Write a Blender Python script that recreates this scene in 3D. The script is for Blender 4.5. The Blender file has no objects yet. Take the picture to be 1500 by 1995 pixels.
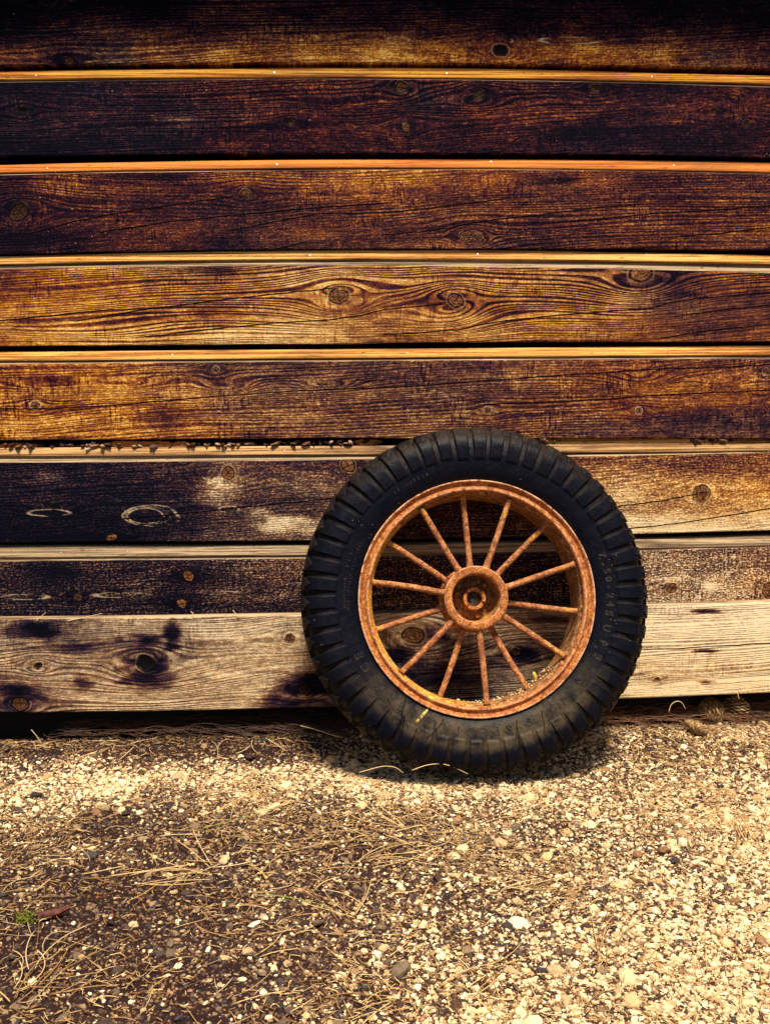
import bpy, math, random
import numpy as np
from mathutils import Vector, Matrix

# ------------------------------------------------------------------ camera, light
PW, PH, F = 1500.0, 1995.0, 2000.0            # photograph size and focal length in its pixels
YAW, PITCH, ROLL, DIST, CAMZ = 3.006, -6.769, -0.458, 3.1295, 1.1042
sc = bpy.context.scene
COL = sc.collection

def _axes():
    y, p, r = [math.radians(a) for a in (YAW, PITCH, ROLL)]
    f = np.array([math.sin(y)*math.cos(p), math.cos(y)*math.cos(p), math.sin(p)])
    rt = np.array([math.cos(y), -math.sin(y), 0.0])
    up = np.cross(rt, f)
    return f, rt*math.cos(r)+up*math.sin(r), -rt*math.sin(r)+up*math.cos(r)
AF, AR, AU = _axes()
CAM = np.array([0.0, -DIST, CAMZ])

cd = bpy.data.cameras.new('camera')
cam = bpy.data.objects.new('camera', cd); COL.objects.link(cam)
cd.sensor_fit = 'VERTICAL'; cd.sensor_height = 36.0; cd.sensor_width = 36.0*PW/PH
cd.lens = F/PH*36.0
cd.clip_start = 0.05; cd.clip_end = 500
m = Matrix(((AR[0], AU[0], -AF[0]), (AR[1], AU[1], -AF[1]), (AR[2], AU[2], -AF[2])))
cam.matrix_world = Matrix.Translation(Vector(CAM)) @ m.to_4x4()
sc.camera = cam

SUN_EL, SUN_AZ = math.radians(66), math.radians(8)     # azimuth: to the right of straight in front of the wall
world = bpy.data.worlds.new('World'); sc.world = world
world.use_nodes = True
wn = world.node_tree; bg = wn.nodes['Background']
sky = wn.nodes.new('ShaderNodeTexSky'); sky.sky_type = 'NISHITA'; sky.sun_disc = False
sky.sun_elevation = SUN_EL
sky.sun_rotation = math.pi - SUN_AZ
sky.air_density = 1.0; sky.dust_density = 1.6
wn.links.new(sky.outputs[0], bg.inputs[0]); bg.inputs[1].default_value = 0.05
sl = bpy.data.lights.new('sun', 'SUN'); sl.energy = 4.6; sl.angle = math.radians(12); sl.color = (1.0, 0.90, 0.74)
sun = bpy.data.objects.new('sun', sl); COL.objects.link(sun)
sdir = Vector((math.sin(SUN_AZ)*math.cos(SUN_EL), -math.cos(SUN_AZ)*math.cos(SUN_EL), math.sin(SUN_EL)))
sun.rotation_euler = sdir.to_track_quat('Z', 'Y').to_euler(); sun.location = (2, -6, 8)
sc.view_settings.view_transform = 'Standard'; sc.view_settings.look = 'None'
sc.view_settings.gamma = 1.0; sc.view_settings.exposure = 0.6
sc.cycles.max_bounces = 6; sc.cycles.diffuse_bounces = 3; sc.cycles.glossy_bounces = 2

# ------------------------------------------------------------------ helpers
def onwall(px, py, Y=0.0):
    """where the wall (plane y = Y) shows a given spot of the reference: used to measure the boards"""
    px = np.asarray(px, float); py = np.asarray(py, float)
    d = AF + AR*((px-PW/2)/F)[..., None] - AU*((py-PH/2)/F)[..., None]
    t = (Y-CAM[1])/d[..., 1]
    P = CAM + d*t[..., None]
    return P[..., 0], P[..., 2]
def onground(px, py, Z=0.0):
    px = np.asarray(px, float); py = np.asarray(py, float)
    d = AF + AR*((px-PW/2)/F)[..., None] - AU*((py-PH/2)/F)[..., None]
    t = (Z-CAM[2])/d[..., 2]
    P = CAM + d*t[..., None]
    return P[..., 0], P[..., 1]
def project(P):
    d = P-CAM; z = d@AF
    return PW/2+F*(d@AR)/z, PH/2-F*(d@AU)/z

def mesh_obj(name, V, Fc, mat=None, parent=None, smooth=False, attrs=None):
    me = bpy.data.meshes.new(name)
    V = np.asarray(V, np.float32)
    if isinstance(Fc, np.ndarray):
        n, k = Fc.shape
        me.vertices.add(len(V)); me.vertices.foreach_set('co', V.ravel())
        me.loops.add(n*k); me.loops.foreach_set('vertex_index', Fc.astype(np.int32).ravel())
        me.polygons.add(n); me.polygons.foreach_set('loop_start', np.arange(0, n*k, k, dtype=np.int32))
        try: me.polygons.foreach_set('loop_total', np.full(n, k, np.int32))
        except Exception: pass
        me.update(calc_edges=True)
    else:
        me.from_pydata([tuple(map(float, v)) for v in V], [], Fc); me.update()
    me.polygons.foreach_set('use_smooth', np.full(len(me.polygons), smooth, bool))
    if attrs:
        for k, a in attrs.items():
            at = me.attributes.new(k, 'FLOAT', 'POINT'); at.data.foreach_set('value', np.asarray(a, np.float32))
    if mat: me.materials.append(mat)
    o = bpy.data.objects.new(name, me); COL.objects.link(o)
    if parent: o.parent = parent
    return o
def empty(name, loc=(0, 0, 0), rot=(0, 0, 0)):
    o = bpy.data.objects.new(name, None); COL.objects.link(o)
    o.location = loc; o.rotation_euler = rot; o.empty_display_size = 0.1
    return o
def tag(o, label=None, cat=None, group=None, kind=None):
    if label: o['label'] = label
    if cat: o['category'] = cat
    if group: o['group'] = group
    if kind: o['kind'] = kind
    return o
def grid_faces(nu, nv, wrap_u=False, wrap_v=False):
    u = np.arange(nu if wrap_u else nu-1); v = np.arange(nv if wrap_v else nv-1)
    U, V = np.meshgrid(u, v, indexing='ij'); U = U.ravel(); V = V.ravel()
    U1 = (U+1) % nu; V1 = (V+1) % nv
    return np.stack([U*nv+V, U1*nv+V, U1*nv+V1, U*nv+V1], -1)
def tube(pts, rad, n=8, cap=True, jitter=0, rs=None):
    """a tube along pts with radii rad -> V, F list"""
    pts = np.asarray(pts, float); rad = np.broadcast_to(np.asarray(rad, float), (len(pts),))
    V = []; Fc = []
    T = np.gradient(pts, axis=0); T /= np.linalg.norm(T, axis=1)[:, None]+1e-12
    ref = np.array([0, 0, 1.0]) if abs(T[0, 2]) < .9 else np.array([1.0, 0, 0])
    A = np.cross(T[0], ref); A /= np.linalg.norm(A)
    for i in range(len(pts)):
        A = A-T[i]*(A@T[i]); A /= np.linalg.norm(A); B = np.cross(T[i], A)
        for k in range(n):
            a = 2*math.pi*k/n; r = rad[i]*(1+(rs.uniform(-jitter, jitter) if rs is not None else 0))
            V.append(pts[i]+r*(math.cos(a)*A+math.sin(a)*B))
    for i in range(len(pts)-1):
        for k in range(n):
            Fc.append((i*n+k, i*n+(k+1) % n, (i+1)*n+(k+1) % n, (i+1)*n+k))
    if cap:
        Fc.append(tuple(range(n-1, -1, -1))); Fc.append(tuple((len(pts)-1)*n+k for k in range(n)))
    return V, Fc
class MB:
    def __init__(s): s.V = []; s.F = []
    def add(s, V, Fc):
        b = len(s.V); s.V += [tuple(map(float, v)) for v in V]; s.F += [tuple(int(i)+b for i in f) for f in Fc]; return s
    def box(s, x0, x1, y0, y1, z0, z1):
        V = [(x, y, z) for x in (x0, x1) for y in (y0, y1) for z in (z0, z1)]
        return s.add(V, [(0, 1, 3, 2), (4, 6, 7, 5), (0, 4, 5, 1), (2, 3, 7, 6), (0, 2, 6, 4), (1, 5, 7, 3)])
    def obj(s, name, mat, parent=None, smooth=False): return mesh_obj(name, s.V, s.F, mat, parent, smooth)

def vnoise(x, y, seed=0, octaves=4):
    """smooth value noise in numpy"""
    out = np.zeros(np.broadcast(x, y).shape); amp = 1; tot = 0
    for o in range(octaves):
        rs = np.random.RandomState(seed*17+o); T = rs.rand(256, 256)
        X = x*2**o; Y = y*2**o
        xi = np.floor(X).astype(int); yi = np.floor(Y).astype(int); fx = X-xi; fy = Y-yi
        fx = fx*fx*(3-2*fx); fy = fy*fy*(3-2*fy)
        a = T[xi & 255, yi & 255]; b = T[(xi+1) & 255, yi & 255]; c = T[xi & 255, (yi+1) & 255]; d = T[(xi+1) & 255, (yi+1) & 255]
        out += amp*((a*(1-fx)+b*fx)*(1-fy)+(c*(1-fx)+d*fx)*fy); tot += amp; amp *= .5
    return out/tot

# ------------------------------------------------------------------ node helpers
class NT:
    def __init__(s, name):
        s.m = bpy.data.materials.new(name); s.m.use_nodes = True; s.t = s.m.node_tree
        s.b = s.t.nodes['Principled BSDF']; s.out = s.t.nodes['Material Output']
    def n(s, kind, **kw):
        nd = s.t.nodes.new(kind)
        for k, v in kw.items(): setattr(nd, k, v)
        return nd
    def set(s, sock, v):
        if isinstance(v, bpy.types.NodeSocket): s.t.links.new(v, sock)
        elif v is not None: sock.default_value = v
    def m_(s, op, a, b=None, c=None, clamp=False):
        nd = s.n('ShaderNodeMath', operation=op); nd.use_clamp = clamp
        s.set(nd.inputs[0], a)
        if b is not None: s.set(nd.inputs[1], b)
        if c is not None: s.set(nd.inputs[2], c)
        return nd.outputs[0]
    def attr(s, name): return s.n('ShaderNodeAttribute', attribute_name=name).outputs['Fac']
    def vec(s, x, y, z):
        nd = s.n('ShaderNodeCombineXYZ')
        for i, v in enumerate((x, y, z)): s.set(nd.inputs[i], v)
        return nd.outputs[0]
    def noise(s, vec, scale=1.0, detail=3.0, rough=.55, dist=0.0):
        nd = s.n('ShaderNodeTexNoise'); s.set(nd.inputs['Vector'], vec)
        nd.inputs['Scale'].default_value = scale; nd.inputs['Detail'].default_value = detail
        nd.inputs['Roughness'].default_value = rough; nd.inputs['Distortion'].default_value = dist
        return nd.outputs['Fac']
    def vor(s, vec, scale, feature='F1'):
        nd = s.n('ShaderNodeTexVoronoi', feature=feature); s.set(nd.inputs['Vector'], vec); nd.inputs['Scale'].default_value = scale
        return nd
    def ss(s, v, a, b):
        nd = s.n('ShaderNodeMapRange', interpolation_type='SMOOTHSTEP'); s.set(nd.inputs[0], v)
        s.set(nd.inputs[1], a); s.set(nd.inputs[2], b); nd.inputs[3].default_value = 0; nd.inputs[4].default_value = 1
        return nd.outputs[0]
    def ramp(s, v, stops, interp='LINEAR'):
        nd = s.n('ShaderNodeValToRGB'); s.set(nd.inputs[0], v); cr = nd.color_ramp; cr.interpolation = interp
        while len(cr.elements) > 1: cr.elements.remove(cr.elements[-1])
        cr.elements[0].position = stops[0][0]; cr.elements[0].color = (*stops[0][1], 1)
        for p, c in stops[1:]:
            e = cr.elements.new(p); e.color = (*c, 1)
        return nd.outputs[0]
    def mix(s, f, a, b, mode='MIX'):
        nd = s.n('ShaderNodeMix', data_type='RGBA', blend_type=mode)
        s.set(nd.inputs[0], f)
        for i, v in ((6, a), (7, b)):
            if isinstance(v, tuple): v = (*v, 1) if len(v) == 3 else v
            s.set(nd.inputs[i], v)
        return nd.outputs[2]
    def fin(s, col, rough=.8, bump=None, dist=.002, strength=1.0, spec=.3, metallic=0.0):
        s.set(s.b.inputs['Base Color'], (*col, 1) if isinstance(col, tuple) else col)
        s.set(s.b.inputs['Roughness'], rough); s.b.inputs['Specular IOR Level'].default_value = spec
        s.set(s.b.inputs['Metallic'], metallic)
        if bump is not None:
            bp = s.n('ShaderNodeBump'); bp.inputs['Distance'].default_value = dist; bp.inputs['Strength'].default_value = strength
            s.set(bp.inputs['Height'], bump); s.t.links.new(bp.outputs[0], s.b.inputs['Normal'])
        return s.m
    def xyz(s):
        tc = s.n('ShaderNodeTexCoord'); sp = s.n('ShaderNodeSeparateXYZ'); s.t.links.new(tc.outputs['Object'], sp.inputs[0])
        return sp.outputs[0], sp.outputs[1], sp.outputs[2], tc.outputs['Object']

# ------------------------------------------------------------------ materials: wood
COOL = [(0, (.0015, .0018, .006)), (.18, (.006, .005, .015)), (.34, (.026, .014, .026)), (.5, (.086, .047, .040)), (.66, (.19, .135, .085)), (.82, (.46, .35, .235)), (1, (.86, .72, .51))]
WARM = [(0, (.0022, .0008, .006)), (.18, (.015, .0030, .010)), (.34, (.066, .011, .015)), (.5, (.195, .043, .012)), (.66, (.43, .140, .014)), (.82, (.76, .38, .055)), (1, (.95, .68, .25))]
def wood_mat(name, rings=.18, fibre=.62, saw=.22, speck=.16, ringf=112.0):
    t = NT(name)
    x, y, z, P = t.xyz()
    g = t.attr('grain'); wear_shade = t.attr('wear_shade'); warm = t.attr('warm'); kn = t.attr('knot'); sd = t.attr('seed'); kd = t.attr('kdark')
    sawm = t.attr('saw')
    xs = t.m_('ADD', x, sd)
    # growth rings follow the grain field
    wob = t.m_('MULTIPLY', t.m_('SUBTRACT', t.noise(t.vec(t.m_('MULTIPLY', xs, 3.), t.m_('MULTIPLY', z, 14.), sd), 1, 2), .5), .006)
    gw = t.m_('ADD', g, wob)
    lowr = t.noise(t.vec(t.m_('MULTIPLY', xs, .7), t.m_('MULTIPLY', gw, 26.), sd), 1, 2.0, .5)
    ph = t.m_('MULTIPLY', t.m_('ADD', gw, t.m_('MULTIPLY', t.m_('SUBTRACT', lowr, .5), .045)), ringf*6.2832)
    r1 = t.m_('SINE', ph)
    r2 = t.noise(t.vec(t.m_('MULTIPLY', xs, 5.), t.m_('MULTIPLY', gw, 380.), sd), 1, 2.0, .6)
    ring = t.m_('ADD', r1, t.m_('MULTIPLY', t.m_('SUBTRACT', r2, .5), 1.6))
    ringm = t.m_('ADD', .35, t.m_('MULTIPLY', t.ss(t.noise(t.vec(t.m_('MULTIPLY', xs, 1.3), t.m_('MULTIPLY', z, 6.), t.m_('ADD', sd, 1.)), 1, 3.0), .38, .60), .75))
    ringc = t.m_('ADD', .5, t.m_('MULTIPLY', t.m_('SUBTRACT', t.ss(ring, -.75, .55), .5), ringm))
    # raised fibres: short bright / dark dashes along the grain
    fb = t.noise(t.vec(t.m_('MULTIPLY', xs, 38.), t.m_('MULTIPLY', gw, 300.), sd), 1, 3.0, .7)
    sp = t.noise(t.vec(t.m_('MULTIPLY', xs, 120.), t.m_('MULTIPLY', z, 210.), sd), 1, 2.0, .8)
    # saw marks across the board
    sw = t.noise(t.vec(t.m_('MULTIPLY', xs, 165.), t.m_('MULTIPLY', z, 24.), sd), 1, 2.0, .6)
    sw2 = t.noise(t.vec(t.m_('MULTIPLY', xs, 9.), t.m_('MULTIPLY', z, 11.), t.m_('ADD', sd, 4.)), 1, 3.0, .6)
    sawa = t.m_('MULTIPLY', t.m_('MULTIPLY', t.ss(sw2, .50, .62), sawm), saw)
    sw = t.ss(sw, .38, .52)
    # patches of wear and stain, long in the grain
    pt = t.noise(t.vec(t.m_('MULTIPLY', xs, 2.6), t.m_('MULTIPLY', z, 13.), t.m_('ADD', sd, 9.)), 1, 5.0, .62)
    pt2 = t.noise(t.vec(t.m_('MULTIPLY', xs, 16.), t.m_('MULTIPLY', z, 55.), t.m_('ADD', sd, 2.)), 1, 4.0, .65)
    v = t.m_('ADD', wear_shade, t.m_('MULTIPLY', t.m_('SUBTRACT', ringc, .5), rings))
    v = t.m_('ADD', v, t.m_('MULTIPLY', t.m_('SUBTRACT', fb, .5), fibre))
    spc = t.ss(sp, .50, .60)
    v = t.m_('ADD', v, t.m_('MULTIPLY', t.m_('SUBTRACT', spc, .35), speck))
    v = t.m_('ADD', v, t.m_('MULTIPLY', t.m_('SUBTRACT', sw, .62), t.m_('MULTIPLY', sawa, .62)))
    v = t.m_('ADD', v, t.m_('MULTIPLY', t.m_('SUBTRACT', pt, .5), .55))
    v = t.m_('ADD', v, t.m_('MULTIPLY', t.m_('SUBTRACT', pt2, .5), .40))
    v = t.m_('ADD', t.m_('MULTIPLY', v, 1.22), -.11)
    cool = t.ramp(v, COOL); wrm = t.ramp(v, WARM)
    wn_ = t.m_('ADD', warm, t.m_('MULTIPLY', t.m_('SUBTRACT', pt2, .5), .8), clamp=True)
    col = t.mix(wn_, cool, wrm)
    # knots
    ang = t.noise(t.vec(t.m_('MULTIPLY', x, 60.), t.m_('MULTIPLY', z, 60.), 0.0), 1, 2)
    kr = t.m_('ADD', kn, t.m_('MULTIPLY', t.m_('SUBTRACT', ang, .5), .45))
    krings = t.m_('ADD', .5, t.m_('MULTIPLY', .5, t.m_('SINE', t.m_('MULTIPLY', kr, 17.))))
    kcol = t.ramp(t.m_('ADD', t.m_('MULTIPLY', krings, .10), t.m_('MULTIPLY', t.m_('ADD', pt2, sp), .40)), [(.28, (.022, .008, .006)), (.44, (.15, .050, .020)), (.60, (.42, .20, .08))])
    for kk in ('kline_a', 'kline_b'):
        kl = t.m_('SUBTRACT', 1.0, t.ss(t.m_('ABSOLUTE', t.m_('ADD', t.attr(kk), t.m_('MULTIPLY', t.m_('SUBTRACT', ang, .5), .008))), .0004, .0022))
        kcol = t.mix(t.m_('MULTIPLY', kl, .9), kcol, (.008, .004, .004))
    kcol = t.mix(kd, kcol, (.004, .003, .004))
    col = t.mix(t.m_('SUBTRACT', 1.0, t.ss(kr, .86, 1.0)), col, kcol)
    edge = t.m_('SUBTRACT', 1.0, t.ss(t.m_('ABSOLUTE', t.m_('SUBTRACT', kr, 1.03)), .03, .17))
    col = t.mix(t.m_('MULTIPLY', edge, t.m_('ADD', .25, t.m_('MULTIPLY', t.ss(pt2, .35, .6), .7))), col, (.006, .004, .004))
    halo = t.m_('MULTIPLY', t.m_('SUBTRACT', 1.0, t.ss(t.m_('ABSOLUTE', t.m_('SUBTRACT', kr, 1.27)), .02, .16)), t.m_('MULTIPLY', pt2, .75))
    col = t.mix(t.m_('MULTIPLY', halo, t.ss(wear_shade, .12, .5)), col, (.52, .34, .16))
    # pale outlined ring figure
    ov = t.attr('oval')
    ovn = t.m_('ADD', ov, t.m_('MULTIPLY', t.m_('SUBTRACT', pt2, .5), .30))
    ol = t.m_('MULTIPLY', t.ss(pt2, .42, .56), t.m_('SUBTRACT', 1.0, t.ss(t.m_('ABSOLUTE', t.m_('SUBTRACT', ovn, 1.0)), .0, t.attr('ovalw'))))
    col = t.mix(t.m_('MULTIPLY', ol, t.ss(sp, .25, .55)), col, (.50, .37, .22))
    # drying cracks
    crk = None
    for i in range(4):
        c = t.attr('crack%d' % i)
        k = t.m_('SUBTRACT', 1.0, t.ss(t.m_('ABSOLUTE', t.m_('ADD', c, t.m_('MULTIPLY', t.m_('SUBTRACT', fb, .5), .0022))), .0005, t.m_('ADD', .0018, t.m_('MULTIPLY', pt2, .0022))))
        crk = k if crk is None else t.m_('MAXIMUM', crk, k)
    col = t.mix(crk, col, (.002, .0015, .002))
    # freckles
    vo = t.vor(t.vec(t.m_('MULTIPLY', xs, .6), 0.0, z), 60.)
    dot = t.m_('MULTIPLY', t.m_('SUBTRACT', 1.0, t.ss(vo.outputs['Distance'], .03, .10)), t.ss(t.noise(vo.outputs['Position'], 7.3, 1), .58, .64))
    col = t.mix(dot, col, (.62, .42, .20))
    h = t.m_('ADD', t.m_('MULTIPLY', ringc, .35), t.m_('MULTIPLY', fb, .9))
    h = t.m_('ADD', h, t.m_('MULTIPLY', t.m_('MULTIPLY', sw, sawa), 1.2))
    h = t.m_('ADD', h, t.m_('MULTIPLY', sp, .5))
    h = t.m_('SUBTRACT', h, t.m_('MULTIPLY', crk, 2.5))
    h = t.m_('SUBTRACT', h, t.m_('MULTIPLY', edge, .8))
    return t.fin(col, t.m_('SUBTRACT', .86, t.m_('MULTIPLY', ringc, .14)), h, .0016, .9, .06)
WOOD = wood_mat('weathered_stained_wood')
WOOD_PALE = wood_mat('pale_weathered_wood', rings=.32, fibre=.46, saw=.16, speck=.10, ringf=128.)
WOOD_SPECK = wood_mat('rough_sawn_worn_wood', rings=.14, fibre=.60, saw=.30, speck=.34)

WOOD_SPECK6 = wood_mat('dark_stained_chalky_wood', rings=.12, fibre=.52, saw=.3, speck=.22)
def strip_mat(name, ca, cb, cc, dark=.5):
    t = NT(name); x, y, z, P = t.xyz()
    a = t.noise(t.vec(t.m_('MULTIPLY', x, 2.2), t.m_('MULTIPLY', y, 60.), t.m_('MULTIPLY', z, 190.)), 1, 3, .6, .6)
    b = t.noise(t.vec(t.m_('MULTIPLY', x, 1.6), t.m_('MULTIPLY', y, 9.), t.m_('MULTIPLY', z, 9.)), 1, 4, .6)
    f = t.noise(t.vec(t.m_('MULTIPLY', x, 34.), t.m_('MULTIPLY', y, 300.), t.m_('MULTIPLY', z, 300.)), 1, 3, .75)
    v = t.m_('ADD', t.m_('MULTIPLY', t.ss(a, .40, .60), .62), t.m_('MULTIPLY', f, .55))
    col = t.ramp(v, [(.15, ca), (.5, cb), (.95, cc)])
    col = t.mix(t.m_('MULTIPLY', t.ss(b, .54, .68), dark), col, (.03, .012, .012))
    dv = t.noise(t.vec(t.m_('MULTIPLY', x, 28.), t.m_('MULTIPLY', y, 120.), t.m_('MULTIPLY', z, 150.)), 1, 4, .75)
    col = t.mix(t.m_('MULTIPLY', t.ss(dv, .60, .68), .75), col, (.035, .018, .012))
    return t.fin(col, .75, t.m_('ADD', a, f), .0012, .8, .25)
STRIPM = [strip_mat('bright_amber_strip', (.12, .022, .006), (.66, .20, .018), (.94, .50, .06)),
          strip_mat('red_orange_strip', (.38, .085, .012), (.60, .17, .022), (.76, .27, .045), .35),
          strip_mat('golden_grained_strip', (.14, .04, .010), (.70, .29, .05), (.92, .58, .16)),
          strip_mat('orange_strip', (.24, .07, .012), (.64, .25, .040), (.90, .50, .12), .7),
          strip_mat('brown_gold_strip', (.09, .035, .018), (.36, .17, .06), (.66, .40, .16), .9),
          strip_mat('tan_strip', (.08, .05, .03), (.32, .21, .115), (.60, .44, .25), .7)]
EDGEM = strip_mat('worn_board_edge', (.06, .035, .025), (.24, .155, .085), (.50, .36, .20), .7)
EDGED = strip_mat('grey_board_edge', (.03, .022, .02), (.12, .085, .06), (.28, .21, .14), .7)
t = NT('dark_gap'); DARK = t.fin((.010, .007, .007), .95)
t = NT('nail_steel'); NAIL = t.fin((.62, .58, .52), .35, spec=.6, metallic=.6)

# ------------------------------------------------------------------ wall
wall = tag(empty('timber_wall', (0.2, 0.0, 0)), 'weathered timber wall of wide dark stained boards behind the old wheel, orange strips between the boards', 'wall')
WO = np.array([0.2, 0.0, 0.0])
XS = np.concatenate([np.arange(-3.6, -1.15, .08), np.arange(-1.15, 1.50, .004), np.arange(1.50, 4.2, .08)])
def edge_curve(p, Y=0.0):
    """(left, middle, right) heights of an edge as read off the photograph -> height along the wall"""
    x, z = onwall([0, 750, 1500], p, Y)
    c = np.polyfit(x, z, 2)
    xx = np.clip(XS, x[0]-.1, x[2]+.1)
    return np.polyval(c, xx)
def wcurve(px, py, Y=0.0): return onwall(np.array(px, float), np.array(py, float), Y)
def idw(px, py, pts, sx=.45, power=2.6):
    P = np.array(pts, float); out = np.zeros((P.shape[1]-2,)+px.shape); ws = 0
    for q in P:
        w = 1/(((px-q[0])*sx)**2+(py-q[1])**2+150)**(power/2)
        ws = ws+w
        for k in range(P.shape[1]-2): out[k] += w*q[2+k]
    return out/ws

def board(top, bot, ctrl, knots=(), cracks=(), blobs=(), bumps=(), ovals=(), Y=0.0, thick=.05, chamfer=None, mat=None, seed=0, edge=None, saw=1.0, label=None):
    zt = edge_curve(top, Y); zb = edge_curve(bot, Y)
    wob = (vnoise(XS*1.3+seed*7, XS*0+seed, seed, 4)-.5)*.005
    zt = zt+wob; zb = zb+(vnoise(XS*1.7+seed*3, XS*0+seed+5, seed+40, 4)-.5)*.006
    nv = 64
    s = np.linspace(0, 1, nv)
    X = np.repeat(XS[:, None], nv, 1); Z = zt[:, None]*(1-s)+zb[:, None]*s
    # face relief: slight cupping and hollows round the knots
    Yf = Y+.0018*np.cos((s-.5)*math.pi)[None, :]*-1+(vnoise(X*2.5, Z*6, seed+9, 3)-.5)*.004
    P3 = np.stack([X, np.full_like(X, Y), Z], -1)
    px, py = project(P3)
    ww = idw(px, py, ctrl); wear_shade, warm = ww[0], ww[1]  # wear and, on the top board, shade put into the colour
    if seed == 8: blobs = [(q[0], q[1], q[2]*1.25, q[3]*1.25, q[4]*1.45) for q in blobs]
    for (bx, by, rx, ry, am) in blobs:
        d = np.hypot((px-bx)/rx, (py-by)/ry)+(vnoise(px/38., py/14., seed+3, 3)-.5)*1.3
        wear_shade = wear_shade+am*np.clip(1.25-d, 0, 1)
    grain = Z.copy()+(vnoise(X*1.1+seed, Z*3, seed+21, 2)-.5)*.045-X*.03
    if seed == 8: warm = warm-.10
    mean_slope = .0
    knot = np.full_like(X, 6.0); kdark = np.zeros_like(X); kla = np.full_like(X, .1); klb = np.full_like(X, .1)
    for kq in knots:
        kx, ky, rx, ry, dk = kq
        cx, cz = onwall(kx, ky, Y); rx = rx/640.; ry = ry/640.
        dx = (X-cx); dz = (Z-cz); a = max(rx, ry)*1.7
        grain = grain-dz*a*a/(a*a*.55+(dx/2.2)**2+dz*dz*.8)
        an = np.arctan2(dz, dx); krs = np.random.RandomState(int(kx*7+ky)); tilt = krs.uniform(-.5, .5)
        c_, s_ = math.cos(tilt), math.sin(tilt); ux, uz = (dx*c_+dz*s_), (-dx*s_+dz*c_)
        rho = np.hypot(ux/rx, uz/ry)*(1+.07*np.cos(2*an+krs.uniform(0, 6))+.03*np.cos(3*an+krs.uniform(0, 6))+.03*np.cos(5*an+krs.uniform(0, 6)))
        wear_shade = wear_shade-.16*np.exp(-((dx/(rx*4.5))**2+(dz/(ry*1.5))**2))*(1 if krs.rand() < .7 else 0)
        sel = rho < knot; knot = np.where(sel, rho, knot); kdark = np.where(rho < 3, dk, kdark)
        a1 = 1.1+kx*.37; kla = np.where(sel, dx*math.cos(a1)+dz*math.sin(a1), kla); klb = np.where(sel, dx*math.cos(a1+1.3)+dz*math.sin(a1+1.3)+.002, klb)
        Yf = Yf+.004*np.exp(-rho**2)*(1 if dk > .5 else -.4)
    for (bx, by, L, h, B) in bumps:
        cx, cz = onwall(bx, by, Y); grain = grain+B*np.exp(-((X-cx)/(L/640.))**2-((Z-cz)/(h/640.))**2)
    ov = np.full_like(X, 5.0); ow = np.full_like(X, .1)
    for (bx, by, rx, ry) in ovals:
        d = np.hypot((px-bx)/rx, (py-by)/ry); d = d+(vnoise(px/40., py/25., seed+31, 3)-.5)*.42
        sel = np.abs(d-1)*ry < np.abs(ov-1)*np.where(ov > 4, 1e3, ry); ov = np.where(sel, d, ov); ow = np.where(sel, 1.3/ry, ow)
    slots = [np.full_like(X, 1.0) for _ in range(4)]; used = [[] for _ in range(4)]
    for c in cracks:
        qx, qz = onwall([p[0] for p in c], [p[1] for p in c], Y)
        f = np.interp(XS, qx, qz)+(vnoise(XS*22, XS*0+len(c), seed+int(abs(qx[0])*50), 3)-.5)*.004
        taper = np.clip(np.minimum(XS-qx[0], qx[-1]-XS)/.05, -1, 0)*-.01
        lo, hi = qx[0]-.06, qx[-1]+.06
        for i in range(4):
            if all(hi < a or lo > b for a, b in used[i]):
                used[i].append((lo, hi)); inr = (XS > lo) & (XS < hi)
                d = (Z-f[:, None]); d = np.sign(d)*(np.abs(d))+np.where(d >= 0, 1, -1)*taper[:, None]
                d = np.where((taper < 0)[:, None], np.abs(d)+1e-9, d)
                slots[i][inr] = np.clip(d, -.03, .03)[inr]
                break
    sd = np.full_like(X, seed*3.7)
    # shell: face grid + top chamfer + top, bottom and back rows
    ch = chamfer if chamfer is not None else (Y, Y, Y)
    if chamfer is not None:
        ztc = edge_curve(chamfer, Y)+wob; back = Y+.012
    else:
        ztc = zt+.002; back = Y+.003
    rows = []
    def row(y, z): rows.append((np.full_like(XS, y) if np.isscalar(y) else y, z))
    row(Y+thick, ztc+.0); row(back, ztc)
    nb = len(rows)
    Vall = np.concatenate([np.stack([np.stack([XS, r[0], r[1]], -1) for r in rows], 1),
                           np.stack([X, Yf, Z], -1),
                           np.stack([np.stack([XS, np.full_like(XS, Y+thick), zb+.001], -1)], 1)], 1)
    nV = Vall.shape[1]
    def ext(a): return np.concatenate([np.repeat(a[:, :1], nb, 1), a, a[:, -1:]], 1).ravel()
    V = (Vall-WO).reshape(-1, 3); Fc = grid_faces(len(XS), nV)
    kx = Vall[..., 0]
    attrs = dict(grain=ext(grain), wear_shade=ext(wear_shade), warm=ext(warm), knot=ext(knot), kdark=ext(kdark), seed=ext(sd), oval=ext(ov), ovalw=ext(ow), saw=ext(np.full_like(X, saw)), kline_a=ext(kla), kline_b=ext(klb))
    for i in range(4): attrs['crack%d' % i] = ext(slots[i])
    o = mesh_obj('board', V, Fc, mat or WOOD, wall, True, attrs)
    if edge is not None:
        o.data.materials.append(edge)
        mi = np.zeros(len(Fc), np.int32).reshape(len(XS)-1, nV-1); mi[:, :nb] = 1
        o.data.polygons.foreach_set('material_index', mi.ravel())
        sm = np.ones((len(XS)-1, nV-1), bool); sm[:, :nb] = False; sm[:, -1] = False
        o.data.polygons.foreach_set('use_smooth', sm.ravel())
    if label: o['label'] = label
    return o

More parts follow.
